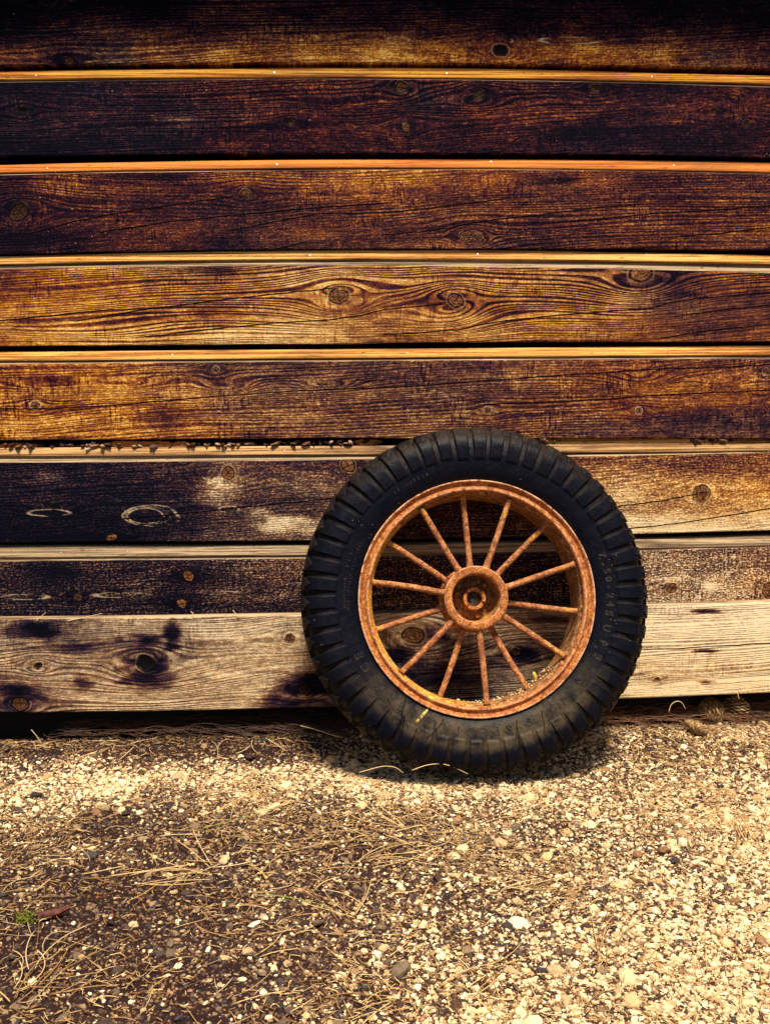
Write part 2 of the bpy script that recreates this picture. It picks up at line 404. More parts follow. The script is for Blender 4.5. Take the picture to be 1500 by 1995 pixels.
board((-150, -150, -150), (128, 124, 136),  # near-black upper part: shade painted into the wood colour
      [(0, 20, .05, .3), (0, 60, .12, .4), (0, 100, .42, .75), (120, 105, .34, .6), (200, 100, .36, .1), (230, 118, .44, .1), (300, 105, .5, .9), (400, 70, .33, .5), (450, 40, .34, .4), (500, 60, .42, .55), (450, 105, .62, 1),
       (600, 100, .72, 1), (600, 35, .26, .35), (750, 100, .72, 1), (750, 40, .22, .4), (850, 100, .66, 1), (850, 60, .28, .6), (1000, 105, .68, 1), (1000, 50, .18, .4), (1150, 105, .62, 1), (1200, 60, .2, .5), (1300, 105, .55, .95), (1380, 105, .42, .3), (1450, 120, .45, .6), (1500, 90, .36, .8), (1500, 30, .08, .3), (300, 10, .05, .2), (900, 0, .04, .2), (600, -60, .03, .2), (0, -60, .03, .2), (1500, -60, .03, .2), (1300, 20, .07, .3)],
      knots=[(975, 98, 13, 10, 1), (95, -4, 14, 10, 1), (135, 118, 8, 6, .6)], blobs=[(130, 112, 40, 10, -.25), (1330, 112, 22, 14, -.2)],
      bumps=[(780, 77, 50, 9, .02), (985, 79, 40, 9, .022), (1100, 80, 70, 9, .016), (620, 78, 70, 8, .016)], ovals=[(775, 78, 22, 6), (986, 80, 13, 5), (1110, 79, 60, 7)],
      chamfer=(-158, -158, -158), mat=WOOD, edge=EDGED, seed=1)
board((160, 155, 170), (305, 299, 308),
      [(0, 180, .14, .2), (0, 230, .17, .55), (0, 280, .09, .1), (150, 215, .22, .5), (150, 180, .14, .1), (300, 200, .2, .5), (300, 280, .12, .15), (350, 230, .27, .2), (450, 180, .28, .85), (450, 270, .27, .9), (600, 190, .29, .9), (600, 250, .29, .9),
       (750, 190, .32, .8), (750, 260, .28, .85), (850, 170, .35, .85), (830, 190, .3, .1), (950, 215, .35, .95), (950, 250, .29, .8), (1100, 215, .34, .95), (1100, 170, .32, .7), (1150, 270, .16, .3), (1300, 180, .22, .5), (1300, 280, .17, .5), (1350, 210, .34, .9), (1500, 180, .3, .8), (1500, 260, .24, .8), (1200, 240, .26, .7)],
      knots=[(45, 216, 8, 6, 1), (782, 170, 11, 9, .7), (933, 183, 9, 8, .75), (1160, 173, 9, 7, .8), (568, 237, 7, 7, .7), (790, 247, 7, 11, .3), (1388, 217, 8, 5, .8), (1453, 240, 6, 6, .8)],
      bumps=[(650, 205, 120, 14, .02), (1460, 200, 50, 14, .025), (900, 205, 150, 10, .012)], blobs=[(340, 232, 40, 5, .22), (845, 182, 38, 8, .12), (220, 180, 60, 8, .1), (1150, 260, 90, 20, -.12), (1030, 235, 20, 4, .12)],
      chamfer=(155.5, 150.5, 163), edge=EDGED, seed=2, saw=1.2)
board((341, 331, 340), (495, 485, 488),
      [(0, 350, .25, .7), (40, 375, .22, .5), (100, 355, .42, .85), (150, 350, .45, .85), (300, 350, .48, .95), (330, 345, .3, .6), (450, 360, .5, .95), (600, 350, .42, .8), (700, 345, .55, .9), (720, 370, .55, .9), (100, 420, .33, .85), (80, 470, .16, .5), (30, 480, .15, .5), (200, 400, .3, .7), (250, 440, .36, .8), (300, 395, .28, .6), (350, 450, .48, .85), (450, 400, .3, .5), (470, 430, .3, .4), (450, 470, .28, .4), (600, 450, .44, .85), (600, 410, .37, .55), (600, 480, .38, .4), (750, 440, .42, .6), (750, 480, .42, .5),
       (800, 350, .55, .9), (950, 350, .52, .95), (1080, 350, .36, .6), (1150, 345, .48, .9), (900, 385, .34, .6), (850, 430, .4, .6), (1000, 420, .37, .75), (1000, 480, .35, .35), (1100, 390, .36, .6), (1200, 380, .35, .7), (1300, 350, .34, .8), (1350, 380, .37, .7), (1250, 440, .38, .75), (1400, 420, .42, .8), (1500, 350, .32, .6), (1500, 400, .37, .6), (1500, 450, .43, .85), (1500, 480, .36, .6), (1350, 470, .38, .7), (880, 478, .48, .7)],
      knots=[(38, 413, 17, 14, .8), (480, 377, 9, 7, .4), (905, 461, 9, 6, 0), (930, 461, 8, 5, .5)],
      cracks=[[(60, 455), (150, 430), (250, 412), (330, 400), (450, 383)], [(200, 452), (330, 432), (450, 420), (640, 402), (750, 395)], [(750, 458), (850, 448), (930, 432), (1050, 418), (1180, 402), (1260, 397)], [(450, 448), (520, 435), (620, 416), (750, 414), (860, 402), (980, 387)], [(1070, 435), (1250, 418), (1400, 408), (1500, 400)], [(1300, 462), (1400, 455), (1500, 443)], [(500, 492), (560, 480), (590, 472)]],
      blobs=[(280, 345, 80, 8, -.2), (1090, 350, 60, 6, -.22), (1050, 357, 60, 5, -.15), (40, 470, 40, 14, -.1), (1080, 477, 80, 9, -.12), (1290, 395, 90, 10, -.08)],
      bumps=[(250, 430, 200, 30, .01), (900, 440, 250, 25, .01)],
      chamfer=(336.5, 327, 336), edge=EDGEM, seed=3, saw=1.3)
board((524, 518, 532), (675, 668, 665),
      [(0, 535, .42, .7), (60, 560, .55, 1), (0, 600, .52, 1), (100, 545, .6, 1), (200, 550, .58, 1), (150, 590, .58, 1), (250, 580, .55, 1), (0, 640, .6, .9), (60, 660, .66, .9), (150, 655, .62, .95), (50, 630, .42, .7), (250, 645, .65, .95), (300, 610, .45, .8), (350, 530, .4, .5), (430, 528, .36, .4), (350, 570, .6, 1), (450, 560, .52, .95), (450, 650, .72, .75), (550, 655, .75, .65), (400, 600, .4, .7), (420, 630, .46, .85), (550, 600, .5, .8), (550, 540, .56, .7), (600, 520, .55, .6), (620, 650, .76, .65), (700, 640, .7, .7), (700, 590, .5, .7), (700, 550, .52, .75), (750, 530, .46, .7),
       (850, 540, .46, .75), (900, 620, .62, .8), (820, 610, .58, .8), (950, 560, .48, .8), (1000, 590, .46, .8), (1050, 640, .6, .85), (1100, 655, .64, .85), (950, 655, .6, .8), (1150, 570, .4, .7), (1150, 530, .44, .6), (1200, 620, .5, .85), (1300, 545, .36, .4), (1310, 590, .3, .3), (1380, 560, .44, .8), (1450, 550, .44, .85), (1380, 630, .42, .5), (1500, 600, .38, .6), (1500, 650, .48, .8), (1250, 650, .5, .8), (1450, 590, .36, .4)],
      knots=[(660, 577, 17, 13, .15), (887, 585, 14, 12, .1), (1248, 531, 22, 15, 0)],
      cracks=[[(0, 625), (100, 615), (220, 602)], [(150, 625), (300, 600), (400, 588), (540, 572), (640, 562)], [(290, 655), (400, 642), (540, 628), (640, 623), (700, 615), (750, 602), (860, 593)], [(750, 652), (890, 643), (960, 628), (1100, 612), (1270, 600), (1300, 590), (1370, 580), (1500, 570)], [(1290, 658), (1370, 645), (1500, 632)], [(1340, 612), (1420, 602), (1500, 594)]],
      blobs=[(420, 530, 70, 12, -.12), (1320, 560, 35, 28, -.14), (430, 612, 70, 10, -.1), (1250, 545, 30, 20, -.12)],
      bumps=[(230, 655, 240, 30, .028), (850, 630, 110, 30, .03), (100, 540, 260, 20, -.008)],
      chamfer=(515, 504, 514), mat=WOOD_PALE, edge=EDGEM, seed=4, saw=1.3)
board((710, 703, 699), (857, 854, 855),
      [(0, 720, .48, .95), (100, 730, .5, 1), (50, 760, .45, .9), (0, 790, .58, 1), (50, 820, .66, 1), (150, 770, .5, .95), (150, 830, .62, 1), (250, 745, .55, .95), (250, 800, .6, 1), (250, 840, .66, 1), (330, 820, .48, .7), (380, 840, .66, .95), (330, 760, .52, .8), (400, 720, .4, .3), (380, 780, .62, .85), (450, 750, .5, .5), (450, 800, .46, .4), (550, 730, .42, .3), (600, 760, .55, .4), (550, 830, .5, .5), (650, 800, .5, .55), (650, 840, .54, .5), (700, 725, .42, .3), (700, 780, .52, .5), (750, 830, .52, .5),
       (800, 740, .42, .35), (850, 780, .42, .35), (800, 820, .55, .55), (950, 740, .4, .4), (900, 810, .5, .55), (950, 780, .42, .4), (1050, 740, .44, .6), (1100, 780, .5, .75), (1050, 820, .5, .6), (1150, 840, .4, .3), (1200, 735, .5, .85), (1250, 760, .55, .9), (1300, 735, .5, .8), (1300, 780, .56, .95), (1230, 795, .5, .85), (1300, 830, .4, .2), (1400, 780, .54, .95), (1450, 750, .5, .85), (1400, 820, .38, .15), (1500, 820, .38, .15), (1500, 780, .5, .85), (1500, 720, .46, .6), (1350, 850, .42, .3)],
      knots=[(70, 790, 8, 7, .3), (421, 719, 6, 5, .2), (950, 799, 6, 5, 0), (1243, 800, 6, 5, .1), (1492, 724, 7, 6, .1)],
      cracks=[[(0, 796), (110, 795), (240, 788), (380, 775), (560, 762), (750, 755), (900, 745), (1100, 730), (1300, 718), (1480, 712)], [(950, 788), (1050, 783), (1180, 778), (1240, 772), (1330, 767), (1500, 760)]],
      bumps=[(80, 755, 90, 16, .035), (250, 752, 100, 14, .03), (440, 757, 60, 15, .035), (640, 752, 70, 10, .025), (1250, 742, 70, 20, .035), (1400, 745, 60, 12, .025)],
      ovals=[(421, 719, 8, 7), (70, 789, 11, 9), (950, 799, 8, 8), (1243, 800, 8, 8), (1492, 724, 10, 9)],
      blobs=[(330, 810, 70, 20, -.12), (1400, 815, 140, 22, -.05), (935, 775, 30, 12, -.1), (1210, 785, 30, 8, -.1)],
      chamfer=(703, 696, 691.5), edge=EDGEM, seed=5, saw=1.5)
board((901, 895, 882), (1058, 1050, 1032),
      [(0, 920, .2, .1), (0, 1000, .08, 0), (0, 1040, .05, 0), (100, 930, .28, .1), (150, 960, .2, 0), (150, 1000, .14, 0), (100, 1040, .06, 0), (250, 930, .28, .1), (250, 980, .22, 0), (250, 1040, .12, 0), (350, 920, .34, .2), (350, 990, .27, 0), (350, 1030, .22, 0), (450, 940, .45, .3), (430, 980, .5, .2), (520, 920, .44, .25), (600, 940, .48, .2), (560, 980, .42, .1), (500, 1000, .44, .1), (450, 1030, .42, .1), (560, 1030, .62, .3), (600, 1045, .5, .2), (650, 920, .46, .3),
       (800, 920, .45, .3), (800, 1000, .4, .2), (950, 960, .4, .2), (950, 1030, .38, .2), (1080, 900, .6, .75), (1150, 890, .55, .7), (1150, 950, .58, .6), (1200, 910, .56, .6), (1220, 970, .84, .45), (1220, 1020, .90, .3), (1300, 900, .44, .6), (1300, 950, .58, .7), (1280, 990, .7, .6), (1300, 1020, .92, .35), (1400, 910, .42, .6), (1400, 960, .66, .85), (1400, 1000, .8, .7), (1400, 1025, .95, .35), (1500, 900, .46, .7), (1500, 950, .62, .9), (1500, 985, .84, .8), (1500, 1020, .92, .35)],
      knots=[(445, 921, 12, 11, .1), (678, 906, 13, 12, 0), (1365, 961, 17, 16, .25), (218, 1047, 11, 6, .1)],
      cracks=[[(240, 1010), (370, 998), (500, 985), (600, 975), (720, 966)], [(1180, 988), (1290, 975), (1350, 962)], [(1200, 1032), (1300, 1022), (1380, 1010), (1500, 990)]],
      blobs=[(430, 950, 45, 28, .30), (420, 935, 25, 10, .2), (560, 1022, 85, 18, .34), (500, 1000, 30, 12, .25), (95, 930, 30, 12, .2)],
      bumps=[(95, 998, 60, 14, .03), (300, 1005, 70, 20, .035), (450, 992, 50, 12, .02), (1400, 960, 80, 25, .01)],
      ovals=[(95, 999, 43, 7), (297, 1005, 56, 21), (286, 1005, 38, 15), (447, 992, 20, 6)],
      chamfer=(887.5, 884, 877.5), mat=WOOD_SPECK6, edge=EDGEM, seed=6, saw=.5)
board((1094, 1084, 1067), (1215, 1205, 1185),
      [(0, 1110, .33, .2), (50, 1150, .3, .1), (110, 1120, .1, 0), (0, 1190, .25, .1), (100, 1190, .2, 0), (200, 1110, .34, .2), (250, 1140, .32, .15), (250, 1190, .25, 0), (230, 1110, .18, .1), (350, 1110, .26, .2), (400, 1105, .2, 0), (330, 1180, .2, .1), (420, 1150, .34, .15), (450, 1190, .25, 0), (500, 1120, .4, .3), (560, 1110, .44, .3), (550, 1160, .4, .2), (550, 1195, .22, 0), (450, 1165, .42, .3),
       (760, 1120, .42, .2), (800, 1160, .44, .2), (850, 1120, .4, .2), (950, 1120, .35, .2), (1050, 1120, .33, .2), (1080, 1180, .33, .2), (1260, 1090, .68, .25), (1280, 1120, .64, .25), (1300, 1150, .76, .25), (1270, 1170, .66, .2), (1350, 1080, .70, .3), (1400, 1110, .54, .2), (1380, 1135, .66, .25), (1420, 1155, .78, .25), (1500, 1100, .46, .4), (1460, 1130, .66, .5), (1500, 1150, .6, .5)],
      knots=[(368, 1122, 10, 10, .1), (355, 1175, 9, 9, .1), (153, 1163, 8, 7, .5), (1308, 1145, 10, 9, .2), (1496, 1150, 12, 15, 0)],
      blobs=[(1385, 1142, 25, 10, .2), (1300, 1128, 60, 6, .15), (250, 1158, 60, 6, .15), (1380, 1145, 12, 8, .2), (1340, 1165, 60, 8, .1), (355, 1145, 60, 40, -.08), (110, 1112, 36, 14, -.1)],
      bumps=[(250, 1160, 80, 8, .02), (60, 1165, 60, 6, .02), (500, 1160, 70, 8, .02), (1400, 1130, 80, 12, .02)], ovals=[(240, 1159, 50, 5), (50, 1163, 45, 5), (445, 1158, 30, 6)],
      chamfer=(1085, 1078, 1061), mat=WOOD_SPECK, edge=EDGEM, seed=7, saw=1.3)
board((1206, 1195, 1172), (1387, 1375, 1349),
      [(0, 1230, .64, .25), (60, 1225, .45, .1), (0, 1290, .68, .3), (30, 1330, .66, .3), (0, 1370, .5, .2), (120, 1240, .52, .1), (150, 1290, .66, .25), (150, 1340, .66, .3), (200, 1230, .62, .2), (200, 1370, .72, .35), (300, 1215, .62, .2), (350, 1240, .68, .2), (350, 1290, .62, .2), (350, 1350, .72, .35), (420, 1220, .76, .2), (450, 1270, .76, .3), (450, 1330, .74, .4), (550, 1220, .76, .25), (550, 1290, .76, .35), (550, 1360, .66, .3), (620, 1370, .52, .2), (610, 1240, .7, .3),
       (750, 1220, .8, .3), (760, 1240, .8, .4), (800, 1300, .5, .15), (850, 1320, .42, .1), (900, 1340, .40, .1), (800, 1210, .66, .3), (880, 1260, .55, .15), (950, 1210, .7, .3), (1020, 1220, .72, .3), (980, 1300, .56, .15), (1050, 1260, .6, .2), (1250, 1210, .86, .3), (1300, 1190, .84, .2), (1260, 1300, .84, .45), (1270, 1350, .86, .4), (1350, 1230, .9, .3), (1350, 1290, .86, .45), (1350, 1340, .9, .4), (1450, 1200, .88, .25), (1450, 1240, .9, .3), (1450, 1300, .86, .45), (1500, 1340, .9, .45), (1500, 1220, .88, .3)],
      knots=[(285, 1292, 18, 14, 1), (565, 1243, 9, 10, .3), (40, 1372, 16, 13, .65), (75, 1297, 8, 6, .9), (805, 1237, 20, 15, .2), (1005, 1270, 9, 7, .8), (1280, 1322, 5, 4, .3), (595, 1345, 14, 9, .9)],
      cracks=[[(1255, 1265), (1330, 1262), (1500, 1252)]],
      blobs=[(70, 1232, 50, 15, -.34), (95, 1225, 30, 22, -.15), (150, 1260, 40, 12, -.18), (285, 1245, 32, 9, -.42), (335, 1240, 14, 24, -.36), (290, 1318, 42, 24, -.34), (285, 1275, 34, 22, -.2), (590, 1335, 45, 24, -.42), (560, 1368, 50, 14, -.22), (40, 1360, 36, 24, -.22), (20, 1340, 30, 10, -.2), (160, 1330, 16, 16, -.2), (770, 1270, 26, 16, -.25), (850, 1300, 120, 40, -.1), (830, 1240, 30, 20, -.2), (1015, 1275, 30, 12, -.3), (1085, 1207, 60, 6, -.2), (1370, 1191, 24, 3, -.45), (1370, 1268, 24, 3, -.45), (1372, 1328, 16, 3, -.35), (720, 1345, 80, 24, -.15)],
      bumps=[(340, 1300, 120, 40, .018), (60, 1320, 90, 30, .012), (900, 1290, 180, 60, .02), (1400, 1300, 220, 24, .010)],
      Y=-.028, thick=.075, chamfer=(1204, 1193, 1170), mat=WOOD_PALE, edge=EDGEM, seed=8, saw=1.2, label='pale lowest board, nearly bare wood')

# strips in the gaps between the boards
STR = [((141, 134, 149), (156, 151.5, 164)), ((321.5, 311.5, 318), (337.5, 327.5, 337)), ((500, 488, 498.5), (515.5, 505, 515)),
       ((686, 679.5, 674), (703.5, 697, 692)), ((873, 867.5, 862.5), (888.5, 885, 878)), ((1065, 1060, 1043.5), (1086, 1079, 1062))]
rs = np.random.RandomState(5)
NAILS = [[(72, 148), (535, 142), (870, 144), (1268, 150)], [(94, 328.5), (540, 321), (956, 315.5), (1311, 323)], [(205, 504.5), (604, 498), (930, 495), (1258, 496.5)],
         [(337, 691), (793, 687.5), (1295, 682.5)], [(30, 882), (265, 881), (440, 879), (555, 878.5), (1355, 870)], [(120, 1076), (250, 1074), (470, 1072), (1380, 1055)]]
def slope_pt(px, py, zt, zb, ya, yb):
    for _ in range(3):
        x, z = onwall(px, py, 0.008)
    i = int(np.argmin(abs(XS-x))); s = (zt[i]-z)/(zt[i]-zb[i]); return float(x), float(ya*(1-s)+yb*s), float(z)
for i, (tp, bt) in enumerate(STR):
    ya, yb = .0085, .0015
    zt = edge_curve(tp, .013)+(vnoise(XS*1.1, XS*0, 60+i, 3)-.5)*.004; zb = edge_curve(bt, .006)-.001
    nv = 7; s = np.linspace(0, 1, nv)
    X = np.repeat(XS[:, None], nv, 1); Z = zt[:, None]*(1-s)+zb[:, None]*s
    Yy = ya*(1-s)+yb*s; Yy = np.repeat(Yy[None], len(XS), 0)-.0012*np.sin(s*math.pi)[None]+(vnoise(X*4, Z*40, i+70, 2)-.5)*.0015
    
    Vg = np.concatenate([np.stack([XS, np.full_like(XS, .07), zt-.002], -1)[:, None], np.stack([X, Yy, Z], -1), np.stack([XS, np.full_like(XS, .07), zb-.001], -1)[:, None]], 1)
    o = mesh_obj('batten_strip', (Vg-WO).reshape(-1, 3), grid_faces(len(XS), nv+2), STRIPM[i], wall, True)
    for (nx, ny) in NAILS[i]:
        x, y, z = slope_pt(nx, ny, zt, zb, ya, yb)
        b = MB(); V, Fc = tube([(0, .006, -.002), (0, -.0008, 0), (0, -.0018, .0004)], [.0022, .0030, .0018], 10); b.add(V, Fc)
        n = b.obj('nail', NAIL, o); n.location = Vector((x, y, z))-Vector(WO)
b = MB(); b.box(-3.6, 4.2, .072, .16, -.25, 2.9); bk = b.obj('backing', DARK, wall); bk.location = -Vector(WO)

# broken bark and putty packed in the gap under the fifth board
def rock(rs, r, sub=0):
    ph = (1+5**.5)/2
    V = np.array([(-1, ph, 0), (1, ph, 0), (-1, -ph, 0), (1, -ph, 0), (0, -1, ph), (0, 1, ph), (0, -1, -ph), (0, 1, -ph), (ph, 0, -1), (ph, 0, 1), (-ph, 0, -1), (-ph, 0, 1)])/1.902
    return V
ICO_F = np.array([(0, 11, 5), (0, 5, 1), (0, 1, 7), (0, 7, 10), (0, 10, 11), (1, 5, 9), (5, 11, 4), (11, 10, 2), (10, 7, 6), (7, 1, 8), (3, 9, 4), (3, 4, 2), (3, 2, 6), (3, 6, 8), (3, 8, 9), (4, 9, 5), (2, 4, 11), (6, 2, 10), (8, 6, 7), (9, 8, 1)])
ICO_V = rock(None, 1)
def subdiv(V, Fc):
    V = [tuple(v) for v in V]; c = {}; out = []
    def mid(a, b):
        k = (min(a, b), max(a, b))
        if k not in c:
            v = (np.array(V[a])+np.array(V[b])); v /= np.linalg.norm(v); V.append(tuple(v)); c[k] = len(V)-1
        return c[k]
    for a, b, d in Fc:
        x, y, z = mid(a, b), mid(b, d), mid(d, a); out += [(a, x, z), (b, y, x), (d, z, y), (x, y, z)]
    return np.array(V), np.array(out)
ICO2_V, ICO2_F = subdiv(ICO_V, ICO_F)
def scatter(pos, size, rs, base_v, base_f, flat=(.45, .9), stretch=(.7, 1.5), rough=.22, yaw_only=False):
    """many angular stones in one mesh: returns V, F, index of the stone per vertex"""
    N = len(pos); nb = len(base_v)
    B = np.repeat(base_v[None], N, 0)*(1+rs.uniform(-rough, rough, (N, nb, 1)))
    S = np.stack([rs.uniform(*stretch, N), np.ones(N), rs.uniform(*flat, N)], -1)
    B = B*S[:, None, :]
    a = rs.uniform(0, 2*math.pi, N); tx = rs.normal(0, .35, N); ty = rs.normal(0, .35, N)
    ca, sa = np.cos(a), np.sin(a)
    Rz = np.zeros((N, 3, 3)); Rz[:, 0, 0] = ca; Rz[:, 0, 1] = -sa; Rz[:, 1, 0] = sa; Rz[:, 1, 1] = ca; Rz[:, 2, 2] = 1
    Rx = np.zeros((N, 3, 3)); Rx[:, 0, 0] = 1; Rx[:, 1, 1] = np.cos(tx); Rx[:, 1, 2] = -np.sin(tx); Rx[:, 2, 1] = np.sin(tx); Rx[:, 2, 2] = np.cos(tx)
    Ry = np.zeros((N, 3, 3)); Ry[:, 1, 1] = 1; Ry[:, 0, 0] = np.cos(ty); Ry[:, 0, 2] = np.sin(ty); Ry[:, 2, 0] = -np.sin(ty); Ry[:, 2, 2] = np.cos(ty)
    R = Rz@Rx@Ry
    B = np.einsum('nij,nkj->nki', R, B)*size[:, None, None]+pos[:, None, :]
    Fc = (base_f[None]+(np.arange(N)*nb)[:, None, None]).reshape(-1, 3)
    return B.reshape(-1, 3), Fc, np.repeat(np.arange(N), nb)
t = NT('bark_flakes'); tone = t.attr('tone')
BARK = t.fin(t.ramp(tone, [(0, (.03, .015, .012)), (.4, (.12, .05, .025)), (.7, (.32, .15, .06)), (1, (.62, .50, .38))]), .85, t.noise(t.xyz()[3], 300, 3), .001)
px = np.concatenate([rs.uniform(0, 740, 230), rs.uniform(1040, 1090, 18), rs.uniform(1330, 1440, 40)])
py = np.interp(px, [0, 420, 740, 1050, 1500], [871, 869, 863, 860, 860])-rs.uniform(0, 5, len(px))
x, z = onwall(px, py, .02)
V, Fc, idx = scatter(np.stack([x, rs.uniform(.004, .04, len(px)), z], -1), rs.uniform(.003, .010, len(px)), rs, ICO_V, ICO_F, (.3, .7), (1, 2.6))
tn = rs.rand(len(px))**1.3
tag(mesh_obj('bark_debris', V, Fc, BARK, None, False, {'tone': tn[idx]}), 'crumbs of bark, putty and leaf litter caught in the gap above the sixth board', 'debris', kind='stuff')
for (x0, x1, yc) in ((215, 335, 864), (0, 75, 868), (1045, 1500, 858.5), (690, 745, 861), (335, 372, 866)):
    n = max(8, int((x1-x0)/8)); qx = np.linspace(x0, x1, n)
    hh = np.maximum(1.0, 5.0+rs.uniform(-1.6, 1.2, n))*np.clip(np.minimum(np.arange(n), n-1-np.arange(n))/2.0+.3, 0, 1)
    xa, za = onwall(qx, np.full(n, yc)+(865-860)*0-hh, .012); xb, zb_ = onwall(qx, np.full(n, yc)+hh, .012)
    V = []; 
    for j in range(n): V += [(xa[j], .016, za[j]), (xb[j], .010+rs.uniform(-.002, .002), zb_[j]), (xb[j], .04, zb_[j]), (xa[j], .04, za[j])]
    Fc = [(4*j+k, 4*j+(k+1) % 4, 4*j+4+(k+1) % 4, 4*j+4+k) for j in range(n-1) for k in range(4)]+[(0, 1, 2, 3), (4*n-4, 4*n-1, 4*n-2, 4*n-3)]
    mesh_obj('gap_filler', np.array(V)-WO, Fc, STRIPM[1 if x0 < 900 else 3], wall)

# unseen roof overhang, added to darken the top boards
shade_eave = tag(empty('added_eave', (0.2, -.2, 2.62)), 'unseen roof overhang, added to shade the top of the wall', 'roof')
b = MB(); b.box(-3.9, 4.0, .005, .39, .0, .035); b.obj('added_soffit', DARK, shade_eave)
b = MB(); b.box(-3.9, 4.0, -.03, .002, -.05, .09); b.obj('added_fascia', DARK, shade_eave)

# ------------------------------------------------------------------ ground
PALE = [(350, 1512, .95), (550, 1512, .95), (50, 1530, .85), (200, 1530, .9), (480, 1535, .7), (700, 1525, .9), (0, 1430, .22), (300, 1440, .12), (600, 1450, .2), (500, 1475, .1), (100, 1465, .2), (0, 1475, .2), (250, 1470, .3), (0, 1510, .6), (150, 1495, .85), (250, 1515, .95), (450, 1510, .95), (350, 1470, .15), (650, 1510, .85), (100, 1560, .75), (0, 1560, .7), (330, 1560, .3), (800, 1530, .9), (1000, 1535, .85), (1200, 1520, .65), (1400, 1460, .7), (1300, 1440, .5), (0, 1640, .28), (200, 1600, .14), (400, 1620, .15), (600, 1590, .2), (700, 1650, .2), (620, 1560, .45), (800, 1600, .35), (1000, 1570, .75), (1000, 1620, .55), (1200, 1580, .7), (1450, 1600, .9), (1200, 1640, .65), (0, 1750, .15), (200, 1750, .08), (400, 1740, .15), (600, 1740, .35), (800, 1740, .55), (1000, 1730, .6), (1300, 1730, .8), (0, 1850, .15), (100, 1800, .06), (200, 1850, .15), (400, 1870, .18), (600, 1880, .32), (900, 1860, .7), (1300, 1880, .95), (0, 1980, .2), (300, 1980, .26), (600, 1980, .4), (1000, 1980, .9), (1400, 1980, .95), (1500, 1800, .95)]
def sstep_(v, a, b):
    v = np.clip((v-a)/(b-a), 0, 1); return v*v*(3-2*v)
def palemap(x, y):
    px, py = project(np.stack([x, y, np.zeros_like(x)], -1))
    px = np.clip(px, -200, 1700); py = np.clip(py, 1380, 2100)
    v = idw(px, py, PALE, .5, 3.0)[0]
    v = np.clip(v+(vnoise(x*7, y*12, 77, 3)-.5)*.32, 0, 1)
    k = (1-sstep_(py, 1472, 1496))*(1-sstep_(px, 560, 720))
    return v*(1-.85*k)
def gz(x, y):
    h = (vnoise(x*1.4+3, y*1.4, 11, 3)-.5)*.03*np.clip(-y*1.2, .25, 1)+(vnoise(x*9, y*9, 12, 3)-.5)*.008
    h = h+.030*sstep_(y, -.27, -.03)-.010*np.exp(-((x-.409)/.22)**2-((y+.22)/.10)**2)
    h = h+.012*np.exp(-((y+.345)/.025)**2)*np.exp(-((x-.41)/.16)**2)
    return h-.004
gx = np.concatenate([np.array([-40, -20, -10, -6, -4, -3, -2.4]), np.arange(-2.0, 2.4, .02), np.array([2.6, 3.2, 4.2, 6, 10, 20, 40])])
gy = np.concatenate([np.array([-40, -25, -15, -10, -7, -5, -4, -3.4, -3.0]), np.arange(-2.8, .10, .02)])
GX, GY = np.meshgrid(gx, gy, indexing='ij')
GZ = gz(GX, GY)
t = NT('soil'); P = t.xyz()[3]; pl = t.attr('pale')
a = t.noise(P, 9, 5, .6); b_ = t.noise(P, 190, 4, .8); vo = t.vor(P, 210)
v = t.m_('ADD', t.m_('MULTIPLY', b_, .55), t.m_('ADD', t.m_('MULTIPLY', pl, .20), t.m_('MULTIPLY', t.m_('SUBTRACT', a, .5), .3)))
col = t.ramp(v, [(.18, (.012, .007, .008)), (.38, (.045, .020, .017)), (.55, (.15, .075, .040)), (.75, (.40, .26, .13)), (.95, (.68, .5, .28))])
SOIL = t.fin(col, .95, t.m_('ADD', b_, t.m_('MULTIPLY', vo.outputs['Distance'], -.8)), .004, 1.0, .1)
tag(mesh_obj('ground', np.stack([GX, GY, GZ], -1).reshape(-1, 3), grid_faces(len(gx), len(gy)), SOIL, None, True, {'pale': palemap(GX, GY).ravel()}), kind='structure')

t = NT('gravel_stone'); P = t.xyz()[3]; tone = t.attr('tone'); hue = t.attr('hue')
n1 = t.noise(P, 160, 4, .7); n2 = t.noise(P, 700, 2, .6)
vv = t.m_('ADD', tone, t.m_('MULTIPLY', t.m_('SUBTRACT', n1, .5), .35))
c1 = t.ramp(vv, [(0, (.016, .015, .020)), (.25, (.075, .060, .052)), (.45, (.21, .145, .085)), (.65, (.50, .34, .18)), (.85, (.84, .63, .36)), (1, (.95, .80, .55))])
c2 = t.ramp(vv, [(0, (.03, .012, .008)), (.3, (.13, .05, .02)), (.6, (.42, .20, .07)), (1, (.80, .52, .24))])
STONE = t.fin(t.mix(hue, c1, c2), .85, t.m_('ADD', n1, t.m_('MULTIPLY', n2, .5)), .0015, .8, .25)

